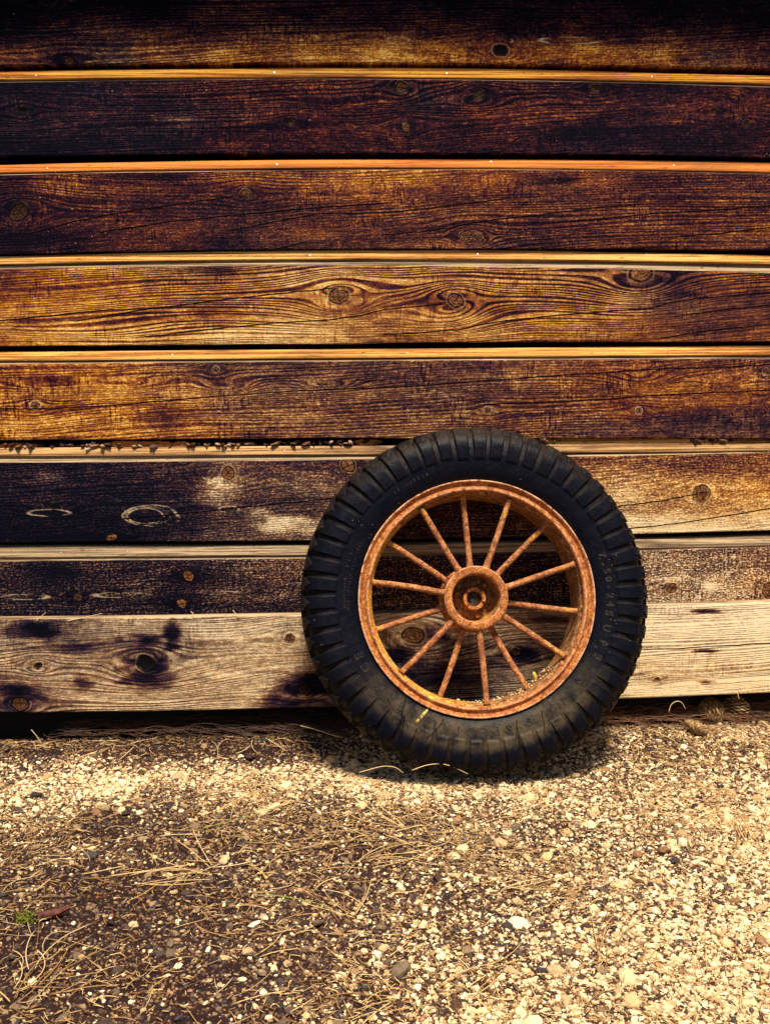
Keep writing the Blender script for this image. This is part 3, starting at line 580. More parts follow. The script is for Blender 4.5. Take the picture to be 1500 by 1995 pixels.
def stones(name, N, smin, smax, powr, bv, bf, seed, label, x0=-1.75, x1=2.05, ynear=-2.0, pale_keep=.12, embed=.25, flat=(.38, .75), cube=0, brown=False):
    rs = np.random.RandomState(seed)
    M = int(N*(5 if cube else 2.6))
    y = rs.uniform(ynear, .06, M); x = rs.uniform(x0, x1, M)
    pl = palemap(x, y)
    keep = rs.rand(M) < ((pl**cube) if cube else (pale_keep+(1-pale_keep)*pl))
    x, y, pl = x[keep][:N], y[keep][:N], pl[keep][:N]; n = len(x)
    s = smin+(smax-smin)*rs.rand(n)**powr
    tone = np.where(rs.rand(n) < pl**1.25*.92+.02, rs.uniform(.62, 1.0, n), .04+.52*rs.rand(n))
    hue = np.where(rs.rand(n) < .30, rs.uniform(.3, .8, n), rs.uniform(0, .28, n))
    if brown: tone = rs.uniform(.08, .54, n); hue = rs.uniform(.4, 1, n)
    z = gz(x, y)+s*embed*rs.uniform(.4, 1.3, n)
    V, Fc, idx = scatter(np.stack([x, y, z], -1), s, rs, bv, bf, flat)
    return tag(mesh_obj(name, V, Fc, STONE, None, False, {'tone': tone[idx], 'hue': hue[idx]}), label, 'gravel', kind='stuff')
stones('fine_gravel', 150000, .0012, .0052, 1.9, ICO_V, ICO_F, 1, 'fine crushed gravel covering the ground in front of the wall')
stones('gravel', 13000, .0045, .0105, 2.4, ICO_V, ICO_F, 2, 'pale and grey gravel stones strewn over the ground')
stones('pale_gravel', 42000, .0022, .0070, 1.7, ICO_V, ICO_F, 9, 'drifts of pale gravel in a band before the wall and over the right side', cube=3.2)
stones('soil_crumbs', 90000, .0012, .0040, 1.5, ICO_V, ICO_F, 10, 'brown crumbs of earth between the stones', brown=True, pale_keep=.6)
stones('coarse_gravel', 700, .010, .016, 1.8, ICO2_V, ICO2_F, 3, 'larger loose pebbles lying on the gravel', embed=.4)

# pine needles and straw
t = NT('dry_needle'); tone = t.attr('tone')
NEEDLE = t.fin(t.ramp(tone, [(0, (.030, .012, .008)), (.35, (.26, .11, .04)), (.7, (.60, .37, .14)), (1, (.80, .60, .30))]), .6, spec=.4)
def needles(name, x, y, L, rad, bend, seed, label, lift=.004, ang=None, tone=None, seg=6, zfun=gz):
    rs = np.random.RandomState(seed); n = len(x)
    a = rs.uniform(0, 2*math.pi, n) if ang is None else ang
    s = np.linspace(-.5, .5, seg+1)[None]
    k = rs.normal(0, bend, n)[:, None]
    th = a[:, None]+k*s*2
    dx = np.cos(th)*(L[:, None]/seg); dy = np.sin(th)*(L[:, None]/seg)
    X = x[:, None]+np.cumsum(dx, 1); Y = y[:, None]+np.cumsum(dy, 1)
    Yc = np.minimum(Y, .06)
    Z = zfun(X, Yc)+lift+rs.uniform(0, 1, n)[:, None]*.006+rs.normal(0, .10, n)[:, None]*s*L[:, None]+np.maximum(0, rs.normal(0, .10, n))[:, None]*(.25-s*s)*L[:, None]*2
    Z = np.maximum(Z, zfun(X, Yc)+.001)
    Pp = np.stack([X, Yc, Z], -1)
    T = np.stack([dx, dy, np.zeros_like(dx)], -1); T /= np.linalg.norm(T, axis=-1, keepdims=True)+1e-9
    S = np.stack([-T[..., 1], T[..., 0], T[..., 2]*0], -1); U = np.array([0, 0, 1.0])
    r = (rad*rs.uniform(.7, 1.25, n))[:, None, None]*np.array([.8]+[1]*(seg-1)+[.35])[None, :, None]
    ring = np.stack([Pp+S*r, Pp-S*r*.5+U*r*.85, Pp-S*r*.5-U*r*.85], 2)
    V = ring.reshape(-1, 3); m_ = seg+1
    f = []
    for i in range(seg):
        for k2 in range(3): f.append((i*3+k2, i*3+(k2+1) % 3, (i+1)*3+(k2+1) % 3, (i+1)*3+k2))
    f = np.array(f); Fc = (f[None]+(np.arange(n)*m_*3)[:, None, None]).reshape(-1, 4)
    tn = rs.uniform(.35, 1, n) if tone is None else tone
    o = mesh_obj(name, V, Fc, NEEDLE, None, True, {'tone': np.repeat(tn, m_*3)})
    return tag(o, label, 'pine needles', kind='stuff')
rs = np.random.RandomState(31)
def pts(n, seedo=0, x0=-1.75, x1=2.05, y0=-2.0, y1=.0):
    x = rs.uniform(x0, x1, n); y = rs.uniform(y0, y1, n)
    w = vnoise(x*4+9, y*5, 55, 3); k = rs.rand(n) < np.clip((w-.3)*2.4, .15, 1)
    return x[k], y[k]
x, y = pts(42000); n = len(x)
needles('chopped_straw', x, y, rs.uniform(.006, .028, n), .0009, .35, 41, 'short broken bits of dry needle mixed into the gravel', .003, tone=rs.uniform(.3, .95, n))
x, y = pts(5200); n = len(x)
needles('dry_needles', x, y, rs.uniform(.03, .11, n), .0010, .35, 42, 'long dry pine needles scattered over the gravel', .005)
# tufts: needles fanning out from one bundle
cx, cy = onground([30, 60, 420, 560, 790, 960, 700, 700, 1230, 480, 1450, 1180], [1960, 1900, 1700, 1650, 1620, 1740, 1690, 1790, 1560, 1560, 1640, 1880])
X = []; Y = []; A = []; L = []
for i in range(len(cx)):
    k = rs.randint(5, 12); a0 = rs.uniform(0, math.pi)
    X += list(cx[i]+rs.normal(0, .02, k)); Y += list(cy[i]+rs.normal(0, .02, k)); A += list(a0+rs.normal(0, .45, k)); L += list(rs.uniform(.09, .19, k))
needles('needle_bundles', np.array(X), np.array(Y), np.array(L), .0012, .32, 43, 'loose bundles of long straw coloured needles on the gravel', .010, ang=np.array(A), seg=10)
# drift of needles in the dark under the lowest board
n = 900
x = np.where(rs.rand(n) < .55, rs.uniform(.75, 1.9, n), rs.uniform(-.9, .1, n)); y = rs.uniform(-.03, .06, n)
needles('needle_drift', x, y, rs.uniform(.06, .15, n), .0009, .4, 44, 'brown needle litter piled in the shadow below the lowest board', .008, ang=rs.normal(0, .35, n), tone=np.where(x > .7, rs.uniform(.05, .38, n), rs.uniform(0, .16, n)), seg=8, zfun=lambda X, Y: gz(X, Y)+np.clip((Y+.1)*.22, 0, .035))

# ------------------------------------------------------------------ wheel
LAM = math.radians(14)
WC = np.array([.4095, -.2011, .4972])                       # hub centre
upv = np.array([0, math.sin(LAM), math.cos(LAM)])
wheel = tag(empty('spoked_wheel', WC-upv*.5, (-LAM, 0, 0)), 'old wheel with rust orange steel spokes and black lugged tyre leaning on the timber wall', 'wheel')
# local coordinates: x right, z up in the wheel plane (hub at z = 0.5), w towards the viewer = -y
def loc(r, th, w):
    return np.stack([r*np.cos(th), -w, .5+r*np.sin(th)], -1)

# rubber
t = NT('old_rubber'); P = t.xyz()[3]; dust = t.attr('dust'); top = t.attr('lug')
n1 = t.noise(P, 22, 5, .65); n2 = t.noise(P, 420, 3, .7); n3 = t.noise(P, 90, 4, .6)
base = t.mix(t.ss(n3, .35, .7), (.0016, .0022, .0070), (.0040, .0044, .0090))
d = t.m_('MULTIPLY', dust, t.ss(t.m_('ADD', t.m_('MULTIPLY', n1, .7), t.m_('MULTIPLY', n2, .3)), .34, .62))
col = t.mix(d, base, (.075, .054, .030))
vo = t.vor(P, 75); vsel = t.ss(t.noise(vo.outputs['Position'], 9.1, 1), .60, .64)
col = t.mix(t.m_('MULTIPLY', vsel, t.m_('SUBTRACT', 1.0, t.ss(vo.outputs['Distance'], .05, .11))), col, (.40, .28, .16))
col = t.mix(t.m_('MULTIPLY', t.attr('paint'), t.ss(n3, .42, .55)), col, (.78, .55, .12))
crk = t.attr('cracked')
col = t.mix(crk, col, (.004, .003, .003))
hh = t.m_('SUBTRACT', t.m_('ADD', t.m_('MULTIPLY', n2, .35), n3), t.m_('MULTIPLY', crk, 2.0))
RUBBER = t.fin(col, t.m_('ADD', .30, t.m_('MULTIPLY', n1, .30)), hh, .0018, .6, .09)

prof = np.array([(.328, .060), (.333, .074), (.342, .084), (.356, .092), (.375, .0975), (.395, .100), (.415, .1005), (.435, .0985), (.452, .0935), (.466, .085), (.476, .0745), (.483, .062), (.4875, .045), (.490, .022), (.4905, 0)])
prof = np.concatenate([prof, prof[-2::-1]*np.array([1, -1])])
seg = np.r_[0, np.cumsum(np.hypot(*np.diff(prof, axis=0).T))]
NS = 150
# catmull-like smoothing of the section
ss_ = np.linspace(0, seg[-1], NS); pr = np.interp(ss_, seg, prof[:, 0]); pw = np.interp(ss_, seg, prof[:, 1])
ker = np.ones(5)/5
prs = np.convolve(np.pad(pr, 2, 'edge'), ker, 'valid'); pws = np.convolve(np.pad(pw, 2, 'edge'), ker, 'valid')
tr = np.gradient(prs); tw = np.gradient(pws); nrm = np.hypot(tr, tw); nr, nw = -tw/nrm, tr/nrm      # outward normal of the section
NL = 54; PER = 36; NT_ = NL*PER
th = np.arange(NT_)/NT_*2*math.pi
TH, S = np.meshgrid(th, np.arange(NS), indexing='ij')
half = seg[-1]/2; sd_ = np.minimum(ss_, seg[-1]-ss_)             # distance along the section from the nearer bead
R = prs[S]; SD = sd_[S]
phase = ((TH/(2*math.pi)*NL+.37) % 1.0)
lugn = ((TH/(2*math.pi)*NL+.37) // 1).astype(int)
jit = np.random.RandomState(8).normal(0, 1, (NL+1, 4))
c = np.abs(phase-.5+jit[lugn, 0]*.012)*2*math.pi*R/NL            # metres from the centre line of the lug
s_start = float(np.interp(.399, prs[:NS//2][np.argsort(prs[:NS//2])], sd_[:NS//2][np.argsort(prs[:NS//2])]))+jit[lugn, 1]*.0012
hw = .0162+.0022*np.clip((SD-s_start)/.08, 0, 1)
def sstep(v, a, b): v = np.clip((v-a)/(b-a), 0, 1); return v*v*(3-2*v)
lug = (1-sstep(c, hw-.0008, hw+.0016))*sstep(SD, s_start-.001, s_start+.0012)
lug_h = lug*(.0045+.0060*sstep(SD, s_start, s_start+.06))
# raised pointed corner on each lug
s_sh = float(np.interp(.483, prs[:NS//2], sd_[:NS//2]))
tri = SD-(s_sh-.028+jit[lugn, 2]*.001); chev = sstep(tri-c*1.25, -.0006, .0012)*lug*(1-sstep(SD, s_sh+.012, s_sh+.016))
lug_h = lug_h+chev*.0028-.0032*lug*np.exp(-((tri-c*1.25+.0012)/.0011)**2)*(SD < s_sh+.01)
# centre of the tread: shallow circumferential grooves
cen = sstep(SD, s_sh+.018, s_sh+.020); lug_h = np.maximum(lug_h, cen*(.0115-.009*((S % 9) == 0)))
lug_h = lug_h+(vnoise(TH*20, SD*60, 5, 3)-.5)*.0016
flatb = 0
RR = prs[S]+nr[S]*lug_h; WW = pws[S]+nw[S]*lug_h
V = loc(RR, TH, WW)
# the tyre squats a little on the ground
zz = V[..., 2]; V[..., 2] = np.where(zz < .012, .012+(zz-.012)*.35, zz)
front = (ss_ < half)[S]
dust = np.clip(sstep(-np.sin(TH), .35, .95)*sstep(SD, .02, .05)*(1-sstep(SD, .100, .128))*front, 0, 1)*1.0
dust = np.maximum(dust, .22*(chev > .2)+.02); dust = np.maximum(dust, .40*sstep(np.sin(TH), .45, .95)*sstep(SD, .125, .155))
dust = np.maximum(dust, .22*(1-lug)*sstep(SD, s_start, s_start+.02)*front)
crkd = np.zeros_like(R)
crs = np.random.RandomState(21)
for k in range(7):
    a0 = math.radians(crs.uniform(-128, -62)); off = crs.normal(0, .006); s0, s1 = crs.uniform(.03, .08), crs.uniform(.09, .14)
    d = (np.mod(TH, 2*math.pi)-2*math.pi-a0)*R+(vnoise(SD*60+k*7, SD*0+k, k, 3)-.5)*.008+(SD-.08)*crs.normal(0, .3)
    crkd = np.maximum(crkd, (1-sstep(np.abs(d), .0006, .0020))*sstep(SD, s0, s0+.004)*(1-sstep(SD, s1, s1+.004))*front)
# yellow paint dribble below the rim at the lower left
PX, PZ = V[..., 0], V[..., 2]
pt_th = math.radians(-116); dth = (TH-(pt_th+2*math.pi))*R
paint = np.clip(1.3-np.abs(dth+(R-.345)*.35)/.0035, 0, 1)*sstep(R, .338, .342)*(1-sstep(R, .375, .392))*front
tyre = mesh_obj('tyre', V.reshape(-1, 3), grid_faces(NT_, NS, True, False), RUBBER, wheel, True,
                {'dust': dust.ravel(), 'lug': lug.ravel(), 'cracked': crkd.ravel(), 'paint': paint.ravel()})
# only the lug walls stay crisp
tyre['label'] = 'black lugged tyre, lower sidewall dusty and cracked'

# raised lettering on the sidewall, bent from flat outlines
t = NT('letter_rubber'); P = t.xyz()[3]
LETTER = t.fin(t.mix(t.ss(t.noise(P, 120, 3), .35, .65), (.007, .007, .012), (.045, .035, .024)), .5, spec=.5)
def sidewall_w(r): return np.interp(r, prs[:NS//2], pws[:NS//2])
def lettering(text, a0, a1, rmid, size, name='lettering', outline=True, parent=None, wfun=None, mat=None, depth=.0011):
    """text from polar angle a0 to a1 (degrees, clockwise), tops pointing outwards"""
    n = len(text)
    if ' ' in text:
        k = 0
        for wd in text.split(' '):
            b0, b1 = k/(n-1), (k+len(wd)-1)/(n-1); k += len(wd)+1
            lettering(wd, a0+(a1-a0)*b0, a0+(a1-a0)*b1, rmid, size, name, outline, parent, wfun, mat, depth)
        return
    Vs = []; Fs = []
    for i, ch in enumerate(text):
        cu = bpy.data.curves.new('tmp', 'FONT'); cu.body = ch; cu.size = size*1.42; cu.align_x = 'CENTER'
        if outline: cu.fill_mode = 'NONE'; cu.bevel_depth = depth; cu.bevel_resolution = 0
        else: cu.extrude = .0008; cu.bevel_depth = 0
        cu.resolution_u = 3
        ob = bpy.data.objects.new('tmp', cu); COL.objects.link(ob)
        dg = bpy.context.evaluated_depsgraph_get(); me = ob.evaluated_get(dg).to_mesh()
        v = np.array([p.co[:] for p in me.vertices]).reshape(-1, 3); fc = [tuple(p.vertices) for p in me.polygons]
        ob.evaluated_get(dg).to_mesh_clear(); bpy.data.objects.remove(ob); bpy.data.curves.remove(cu)
        if len(v) == 0: continue
        a = math.radians(a0+(a1-a0)*(i/(n-1) if n > 1 else 0))
        r = rmid-size/2+v[:, 1]; ang = a-v[:, 0]/rmid
        w = (wfun or sidewall_w)(r)+v[:, 2]+.0004
        b = sum(len(q) for q in Vs); Vs.append(loc(r, ang, w)); Fs += [tuple(k+b for k in f) for f in fc]
    return mesh_obj(name, np.concatenate(Vs), Fs, mat or LETTER, parent or tyre, False)
lettering('SUPBERLNO', -8, -60, .3765, .021)
lettering('SPECIAL', -78.5, -111, .375, .023)
lettering('SERVICE', -121, -155, .374, .023)
lettering('7.50-24', 17.5, -4, .3785, .019)
lettering('MAX LOAD', 184, 173, .366, .006, outline=False)
lettering('HEAVY DUTY', 183, 172, .376, .006, outline=False)
lettering('8 PLY', 171, 160, .378, .008, outline=False)
lettering('SAF-FLEX CORD', 172, 154, .364, .007, outline=False)
lettering('121UU523B', 127, 111, .378, .010, outline=False)
# diamond emblem with an H
em = MB()
def bend(pts2, ang0, rm):
    p = np.array(pts2, float); r = rm+p[:, 1]; a = math.radians(ang0)-p[:, 0]/rm
    return loc(r, a, sidewall_w(r)+.0006)
def stroke(p, ang0, rm, rad=.0009):
    q = np.array(p, float); L = []
    for i in range(len(q)-1):
        for s in np.linspace(0, 1, 5)[:-1]: L.append(q[i]*(1-s)+q[i+1]*s)
    L.append(q[-1]); V, Fc = tube(bend(L, ang0, rm), rad, 5); em.add(V, Fc)
stroke([(-.019, 0), (0, .013), (.019, 0), (0, -.013), (-.019, 0)], -69.5, .372)
for sx in (-1, 1):
    stroke([(sx*.0045, .007), (sx*.0075, .007), (sx*.0075, -.007), (sx*.0045, -.007), (sx*.0045, .007)], -69.5, .372, .0006)
stroke([(-.0045, .0015), (.0045, .0015)], -69.5, .372, .0006); stroke([(-.0045, -.0015), (.0045, -.0015)], -69.5, .372, .0006)
em.obj('diamond_emblem', LETTER, tyre)

# rust
def rust_mat(name, lo=(.06, .012, .006), mid=(.33, .095, .020), hi=(.70, .30, .090), yellow=.14, grain=420., darkmix=.5):
    t = NT(name); P = t.xyz()[3]
    n1 = t.noise(P, 14, 5, .6); n2 = t.noise(P, grain, 3, .7); n3 = t.noise(P, 60, 4, .65, .4); n4 = t.noise(P, 33, 4, .7)
    v = t.m_('ADD', t.m_('MULTIPLY', n2, .55), t.m_('MULTIPLY', n3, .45))
    col = t.ramp(v, [(.34, lo), (.47, mid), (.62, hi)])
    col = t.mix(t.m_('MULTIPLY', t.ss(n4, .56, .68), darkmix), col, (.055, .016, .010))
    ye = t.attr('yellow')
    f = t.m_('MULTIPLY', t.ss(t.m_('ADD', n4, t.m_('MULTIPLY', ye, .28)), .60, .72), t.m_('ADD', yellow, ye), clamp=True)
    ycol = t.ramp(n2, [(.3, (.26, .08, .010)), (.5, (.58, .25, .022)), (.72, (.86, .56, .15))])
    col = t.mix(f, col, ycol)
    col = t.mix(t.m_('MULTIPLY', t.ss(n1, .50, .66), .55), col, (.20, .055, .016))
    col = t.mix(t.m_('MULTIPLY', t.attr('worn'), t.ss(n3, .36, .55)), col, (.78, .47, .30))
    pit = t.vor(P, 190); pk = t.m_('MULTIPLY', t.m_('SUBTRACT', 1.0, t.ss(pit.outputs['Distance'], .12, .28)), t.ss(n3, .5, .6))
    col = t.mix(pk, col, (.05, .015, .010))
    col = t.mix(t.attr('paint'), col, (.80, .50, .08))
    h = t.m_('SUBTRACT', t.m_('ADD', n2, t.m_('MULTIPLY', n3, .8)), t.m_('MULTIPLY', pk, .7))
    return t.fin(col, .82, h, .0016, .9, .25)
RUST = rust_mat('rusty_rim_steel', grain=170.)
RUSTS = rust_mat('rusty_spoke_steel', (.06, .016, .009), (.30, .095, .030), (.68, .31, .13), .34, 150., .8)
RUSTB = rust_mat('flaking_barrel_rust', (.035, .012, .008), (.19, .070, .024), (.60, .33, .12), .5, 160., .75)

def revolve(name, prof, mat, parent, n=220, attrs=None, lump=0.0, smooth=True, closed=True, seed=0):
    p = np.array(prof, float); q = []
    m_ = len(p)
    for i in range(m_ if closed else m_-1):
        a, b2 = p[i], p[(i+1) % m_]; k = max(1, int(np.hypot(*(b2-a))/.004))
        for j in range(k): q.append(a+(b2-a)*j/k)
    if not closed: q.append(p[-1])
    q = np.array(q)
    if closed:
        qs = (np.roll(q, 1, 0)+q*2+np.roll(q, -1, 0))/4; q = qs
    th = np.arange(n)/n*2*math.pi
    T, I = np.meshgrid(th, np.arange(len(q)), indexing='ij')
    r = q[I, 0]; w = q[I, 1]
    if lump:
        r = r+(vnoise(T*14, I*.35, seed, 4)-.5)*lump; w = w+(vnoise(T*17+5, I*.35, seed+1, 4)-.5)*lump
    V = loc(r, T, w); A = {}
    if attrs:
        for k, f in attrs.items(): A[k] = f(T, r, w).ravel()
    return mesh_obj(name, V.reshape(-1, 3), grid_faces(n, len(q), True, closed), mat, parent, smooth, A)
def yellow_rim(T, r, w):
    # old yellow paint survives on the left and lower inside of the rim
    left = np.clip(np.cos(T-math.radians(200)), 0, 1)**.8
    return left*(.25+.75*sstep(.312-r, 0, .008))*1.2
def paint_rim(T, r, w):
    d = (np.mod(T, 2*math.pi)-math.radians(360-116.5))*.32
    e = d+(vnoise(r*260, T*80, 3, 2)-.5)*.010
    return np.clip(1.5-np.abs(e)/.007, 0, 1)*(1-sstep(r, .322, .327))*sstep(w, .07, .08)
rim = revolve('rim', [(.3375, .078), (.3385, .086), (.3375, .0905), (.3345, .0915), (.3310, .087), (.328, .0800), (.324, .0765), (.320, .0790), (.316, .0860), (.312, .0880), (.3075, .0865), (.3045, .0800), (.3035, .0745),
                      (.3075, .0725), (.3075, .0690), (.3010, .0665), (.2985, .0600), (.2975, .0350), (.2970, .0), (.2970, -.035), (.2985, -.060), (.3060, -.070), (.322, -.078), (.3365, -.087), (.3385, -.080), (.325, -.070), (.312, -.060), (.3075, -.040), (.3075, .04), (.312, .062), (.322, .072)],
              RUST, wheel, 420, {'yellow': yellow_rim, 'paint': paint_rim, 'worn': lambda T, r, w: sstep(r, .3335, .3355)*.9+.5*np.exp(-((r-.312)/.002)**2)}, .0012)
rim.data.materials.append(RUSTB)
# barrel faces get the flaking rust
pc = np.zeros(len(rim.data.polygons)*3); rim.data.polygons.foreach_get('center', pc); pc = pc.reshape(-1, 3)
rr = np.hypot(pc[:, 0], pc[:, 2]-.5); ww_ = -pc[:, 1]
rim.data.polygons.foreach_set('material_index', ((rr < .309) & (ww_ < .0745)).astype(np.int32))

# hub drum
def no(T, r, w): return r*0
def yh(T, r, w): return np.clip(np.cos(T-math.radians(-80)), 0, 1)*sstep(.0685-r, 0, .003)*sstep(r, .058, .064)*1.0
hub = revolve('hub', [(.0700, .068), (.0715, .0705), (.0890, .0705), (.0915, .068), (.0920, .060), (.0925, .030), (.0900, .020), (.0900, -.030), (.0960, -.036), (.0975, -.050), (.0940, -.056), (.0500, -.058), (.0120, -.058), (.0120, -.014),
                      (.030, -.014), (.040, -.012), (.0520, -.014), (.0605, -.014), (.0635, -.008), (.0655, .020), (.0675, .055)], RUST, wheel, 160, {'yellow': yh, 'paint': no, 'worn': lambda T, r, w: .8*sstep(r, .0885, .0910)*sstep(w, .05, .06)+.5*np.exp(-((r-.0705)/.0015)**2)*sstep(w, .05, .06)}, .0014, seed=3)
hub.data.materials.append(RUSTB)
pc = np.zeros(len(hub.data.polygons)*3); hub.data.polygons.foreach_get('center', pc); pc = pc.reshape(-1, 3)
hub.data.polygons.foreach_set('material_index', ((np.hypot(pc[:, 0], pc[:, 2]-.5) < .0672) & (-pc[:, 1] < .052)).astype(np.int32))
V = []; nseg = 96
def nutw(a): return .022+(.0060 if (math.degrees(a)+20) % 90 < 62 else 0)
for a in np.arange(nseg)/nseg*2*math.pi:
    w2 = nutw(a)
    for r, w in ((.0350, -.016), (.0335, .012), (.0325, w2-.001), (.0310, w2), (.0235, w2), (.0222, w2-.002), (.0215, .002)):
        V.append(loc(np.array(r), np.array(a), np.array(w)))
mesh_obj('hub_collar', np.array(V), grid_faces(nseg, 7, True, False), RUST, hub, False)
t = NT('pitted_axle_end'); P = t.xyz()[3]
AX = t.fin(t.ramp(t.noise(P, 210, 4, .85), [(.40, (.012, .010, .012)), (.52, (.06, .048, .038)), (.66, (.34, .26, .16))]), .95, t.noise(P, 210, 4, .8), .004, spec=.05)
V, Fc = tube([(0, .012, .5), (0, -.004, .5), (0, -.006, .5)], [.0220, .0220, .0195], 32); mesh_obj('axle_end', V, Fc, AX, hub)
for a in (49, 162, -77):
    ar = math.radians(a); c0 = loc(np.array(.0505), np.array(ar), np.array(-.015)); c1 = c0+np.array([0, -.020, 0]); c2 = c0+np.array([0, -.024, 0])
    V, Fc = tube([c0, c1, c2], [.0074, .0070, .0050], 10); mesh_obj('hub_bolt', V, Fc, RUST, hub, False)
lettering('65834', 214, 262, .0545, .0085, 'casting_number', False, hub, lambda r: r*0-.0128, RUST)
lettering('HRS', 2, -28, .0545, .0085, 'casting_number', False, hub, lambda r: r*0-.0128, RUST)

# spokes
rs = np.random.RandomState(77)
ANG = [95.1, 69.5, 44.3, 17.8, -8.4, -34.6, -61.2, -86.1, -111.6, -136.8, -163.6, 170.4, 146.1, 120.2]
for i, a in enumerate(ANG):
    ar = math.radians(a); fr = (i % 2 == 1)
    wh, wr = (.050, .064) if fr else (.010, .040)
    P0 = loc(np.array(.086), np.array(ar), np.array(wh)); P1 = loc(np.array(.3015), np.array(ar), np.array(wr))
    k = 26; s = np.linspace(0, 1, k)
    rad = .0094-.0014*s; rad = rad+.0045*np.exp(-((s-.0)/.045)**2)+.0035*np.exp(-((1-s)/.02)**2)
    side = np.cross(P1-P0, [0, 1, 0]); side /= np.linalg.norm(side)
    pts_ = P0+(P1-P0)*s[:, None]+side*(.0022*np.sin(s*math.pi)*rs.normal())[:, None]
    V, Fc = tube(pts_, rad, 14, True, .05, rs)
    yl = np.repeat(np.clip(.15+.9*sstep(s, .45, .9)+rs.normal(0, .2), 0, 1), 14)
    mesh_obj('spoke', V, Fc, RUSTS, wheel, True, {'yellow': yl*.45, 'paint': yl*0})

# ------------------------------------------------------------------ small things
def local_to_world(p):
    R = Matrix.Rotation(-LAM, 3, 'X'); return np.array(R@Vector(p))+WC-upv*.5
# yellow catkin standing on the inside of the rim
t = NT('yellow_catkin'); P = t.xyz()[3]
YEL = t.fin(t.mix(t.noise(P, 500, 3), (.62, .42, .02), (.90, .75, .10)), .6, t.noise(P, 600, 2), .001)
p0 = local_to_world(loc(np.array(.2955), np.array(math.radians(-53.5)), np.array(-.005)))
k = 9; s = np.linspace(0, 1, k); dirv = np.array([-.30, -.15, .93]); dirv /= np.linalg.norm(dirv)
V, Fc = tube([dirv*.026*q for q in s], [.0030, .0052, .0058, .0058, .0056, .0054, .0050, .0040, .0018], 12)
cat = mesh_obj('catkin', V, Fc, YEL, None, True); cat.location = p0
tag(cat, 'small yellow catkin standing on the lower inside of the rusty rim', 'catkin')

# closed cone lying on the gravel at the right, and open cones behind it
t = NT('cone_scale'); P = t.xyz()[3]; tone = t.attr('tone')
CONE = t.fin(t.ramp(t.m_('ADD', tone, t.m_('MULTIPLY', t.m_('SUBTRACT', t.noise(P, 120, 4), .5), .5)), [(0, (.03, .015, .010)), (.4, (.14, .075, .03)), (.75, (.34, .21, .085)), (1, (.60, .42, .20))]), .7, t.noise(P, 400, 3), .001)
def cone(name, loc_, direction, L, W, label, spread=0.0, seed=0, cat_='pine cone'):
    rs = np.random.RandomState(seed); d = Vector(direction).normalized(); q = d.to_track_quat('Z', 'Y')
    Vs = []; Fs = []; tn = []
    # core
    def add(v, f, tt):
        b = len(Vs); Vs.extend(v); Fs.extend([tuple(i+b for i in g) for g in f]); tn.extend([tt]*len(v))
    sprof = np.linspace(0, 1, 12); core = W*.40*np.sin(np.clip(sprof*.93+.07, 0, 1)*math.pi)**.7
    v, f = tube([(0, 0, L*(x-.5)) for x in sprof], np.maximum(core, .001), 12); add(v, f, .15)
    nrow = 15
    for i in range(nrow):
        s = (i+.5)/nrow; r = W*.5*math.sin(math.pi*(s*.9+.06))**.75
        for j in range(8):
            a = 2*math.pi*(j/8+(i % 2)/16)+rs.normal(0, .05); z = L*(s-.5)
            c, sn = math.cos(a), math.sin(a); wd = r*.46; ln = L*.13
            out = r*(1+spread*.8); 
            pts3 = [(r*.8, -wd*.8, z-ln*.3), (r*.8, wd*.8, z-ln*.3), (out*1.02, wd, z+ln*.3), (out*1.06, 0, z+ln*.75), (out*1.02, -wd, z+ln*.3), (out*1.10, 0, z+ln*.2), (r*.7, 0, z+ln*.4)]
            v = [(p[0]*c-p[1]*sn, p[0]*sn+p[1]*c, p[2]) for p in pts3]
            add(v, [(0, 1, 5), (1, 2, 5), (2, 3, 5), (3, 4, 5), (4, 0, 5), (2, 6, 3), (3, 6, 4), (1, 6, 2), (0, 4, 6)], rs.uniform(.35, .85))
    V = np.array([tuple(q@Vector(v)) for v in Vs])
    o = mesh_obj(name, V, Fs, CONE, None, False, {'tone': np.array(tn)}); o.location = loc_
    return tag(o, label, cat_)
x, y = onground(1330, 1402, .030); cone('seed_cone', (float(x)-.005, -.075, .050), (.66, -.60, -.30), .075, .036, 'closed tan seed cone lying on gravel to the right of the tyre', 0, 3, 'cone')
x, y = onwall(1392, 1372, .0); cone('pine_cone', (float(x), .035, .062), (1, .1, .12), .085, .055, 'dark open pine cone in shadow under the lowest board, nearer the wheel', .7, 5)
x, y = onwall(1442, 1370, .0); cone('pine_cone', (float(x)+.0, .040, .068), (.25, .3, 1), .075, .060, 'dark open pine cone in shadow under the lowest board, nearer the right edge', .7, 6)
# bark twig with a tuft of moss
t = NT('moss'); P = t.xyz()[3]; MOSS = t.fin(t.ramp(t.noise(P, 300, 3), [(.3, (.03, .04, .005)), (.6, (.20, .22, .02)), (.8, (.42, .40, .07))]), .9, t.noise(P, 300, 3), .003)
t = NT('red_bark'); P = t.xyz()[3]; TW = t.fin(t.ramp(t.noise(P, 90, 4), [(.3, (.03, .010, .010)), (.7, (.16, .05, .035))]), .8, t.noise(P, 140, 3), .002)
x, y = onground(60, 1793); x = float(x); y = float(y); z0 = float(gz(np.array(x), np.array(y)))
rs = np.random.RandomState(12)
tw = tag(empty('mossy_twig', (x, y, z0)), 'dark red bark twig with a green moss tuft at its left end', 'twig')
V, Fc = tube([(.004, 0, .010), (.030, .004, .013), (.055, .013, .014), (.076, .024, .019)], [.0075, .009, .0080, .0045], 9, True, .16, rs); mesh_obj('bark', V, Fc, TW, tw, False)
pos = rs.normal(0, 1, (260, 3))*np.array([.010, .008, .006])+np.array([-.004, 0, .010]); pos[:, 2] = np.abs(pos[:, 2])
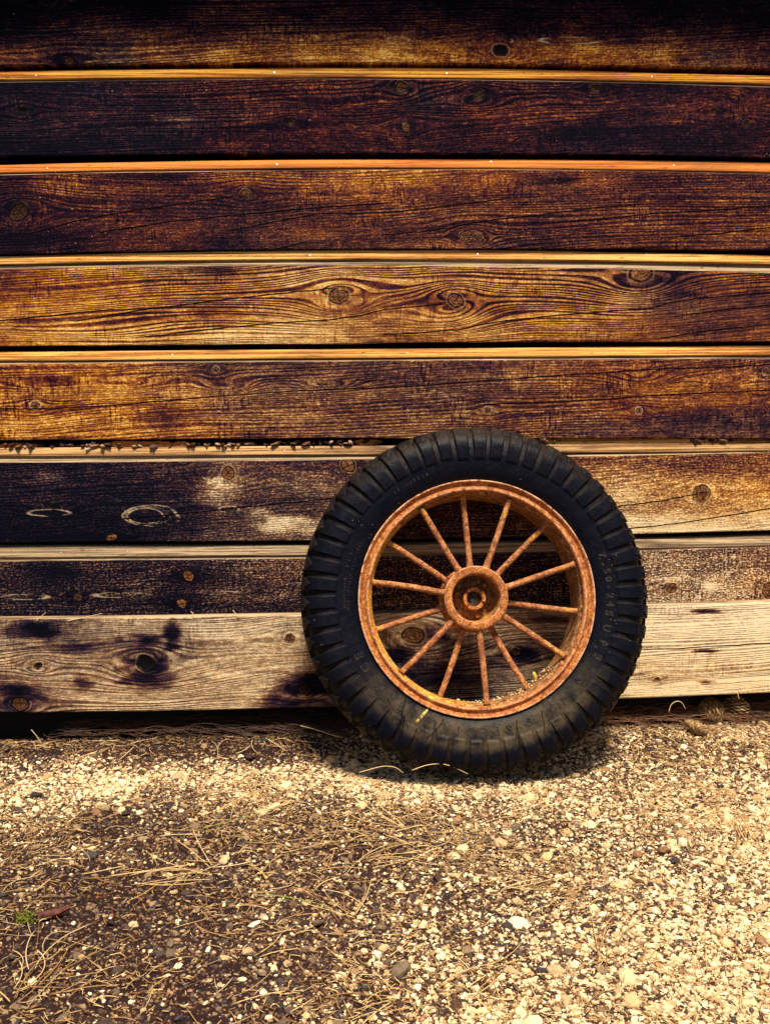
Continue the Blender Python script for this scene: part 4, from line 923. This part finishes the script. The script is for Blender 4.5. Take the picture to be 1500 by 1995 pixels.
V, Fc, idx = scatter(pos, rs.uniform(.001, .003, 260), rs, ICO_V, ICO_F, (.6, 1.2)); mesh_obj('moss_tuft', V, Fc, MOSS, tw, False)

# single long curved straws that catch the eye
def straw(pix, label, rad=.0013, lift=None, on='ground', mat=NEEDLE, tone=.85):
    P3 = []
    for i, (a, b2) in enumerate(pix):
        if on == 'ground': gx_, gy_ = onground(a, b2); P3.append((float(gx_), float(gy_), float(gz(gx_, gy_))+.012))
        else: wx, wz = onwall(a, b2, on); wz = max(float(wz), float(gz(np.array(wx), np.array(on)))+.002); P3.append((float(wx), on, float(wz)))
    P3 = np.array(P3); k = 18; tt = np.linspace(0, len(P3)-1, k)
    c = np.stack([np.interp(tt, np.arange(len(P3)), P3[:, j]) for j in range(3)], -1)
    for _ in range(3): c[1:-1] = (c[:-2]+2*c[1:-1]+c[2:])/4
    V, Fc = tube(c, np.linspace(rad, rad*.6, k), 6); o0 = c[0].copy()
    o = mesh_obj('straw', np.array(V)-o0, Fc, mat, None, True, {'tone': np.full(len(V), tone)}); o.location = o0
    return tag(o, label, 'straw')
straw([(1302, 1388), (1306, 1372), (1318, 1365), (1328, 1368), (1335, 1382)], 'arched dry straw standing just behind the closed tan cone', on=-.09)
straw([(1436, 1351), (1439, 1362)], 'short yellow straw poking down from the lowest board at the right', on=-.032, tone=1)
straw([(586, 1414), (612, 1420), (650, 1433), (668, 1437)], 'dry straw left of the tyre in the shadow under the lowest board', on=-.16)
straw([(640, 1462), (665, 1478), (700, 1488), (730, 1492)], 'brown straw curving away from the lower left of the tyre', on='ground', tone=.6)
straw([(802, 1501), (830, 1490), (862, 1487), (885, 1495), (912, 1508)], 'pale arched straw in front of the foot of the tyre', on=-.40)
straw([(700, 1505), (745, 1492), (770, 1494), (786, 1506)], 'pale bent straw on the gravel just left of the foot of the tyre', on=-.38)
straw([(72, 1210), (82, 1200), (90, 1193)], 'short straw on the ledge of the lowest board near the left edge', on=-.03)
straw([(132, 1210), (165, 1203), (200, 1195)], 'longer straw lying along the ledge of the lowest board at the left', on=-.03)
straw([(372, 1191), (383, 1203)], 'short straw leaning on the ledge under the two knots at the left', on=-.033, tone=1)
straw([(454, 1189), (466, 1203)], 'short straw leaning on the ledge between the two knots and the tyre', on=-.033, tone=1)
straw([(62, 1422), (74, 1436), (82, 1450)], 'curled straw at the edge of the shadow at the far left', on=-.06)
t = NT('green_blade'); GREEN = t.fin((.22, .26, .05), .6)
straw([(395, 1618), (450, 1604), (500, 1592), (545, 1574)], 'thin green grass blade lying on the gravel left of centre', mat=GREEN)
straw([(500, 1748), (540, 1750), (590, 1758), (640, 1772)], 'yellow green grass blade lying on the gravel below the wheel', mat=GREEN, rad=.0016)

# grit and needles caught in the bottom of the rim
rs = np.random.RandomState(4); n = 90
a = np.radians(rs.uniform(-100, -42, n)); w = rs.uniform(-.055, .055, n)
P3 = np.array([local_to_world(loc(np.array(.2965-rs.uniform(0, .003)), np.array(a[i]), np.array(w[i]))) for i in range(n)])
V, Fc, idx = scatter(P3, rs.uniform(.0015, .0045, n), rs, ICO_V, ICO_F, (.5, .9))
tn = rs.uniform(.4, 1, n)
tag(mesh_obj('rim_grit', V, Fc, STONE, None, False, {'tone': tn[idx], 'hue': tn[idx]*.3}), 'grit and small stones caught inside the bottom of the rim', 'grit', kind='stuff')
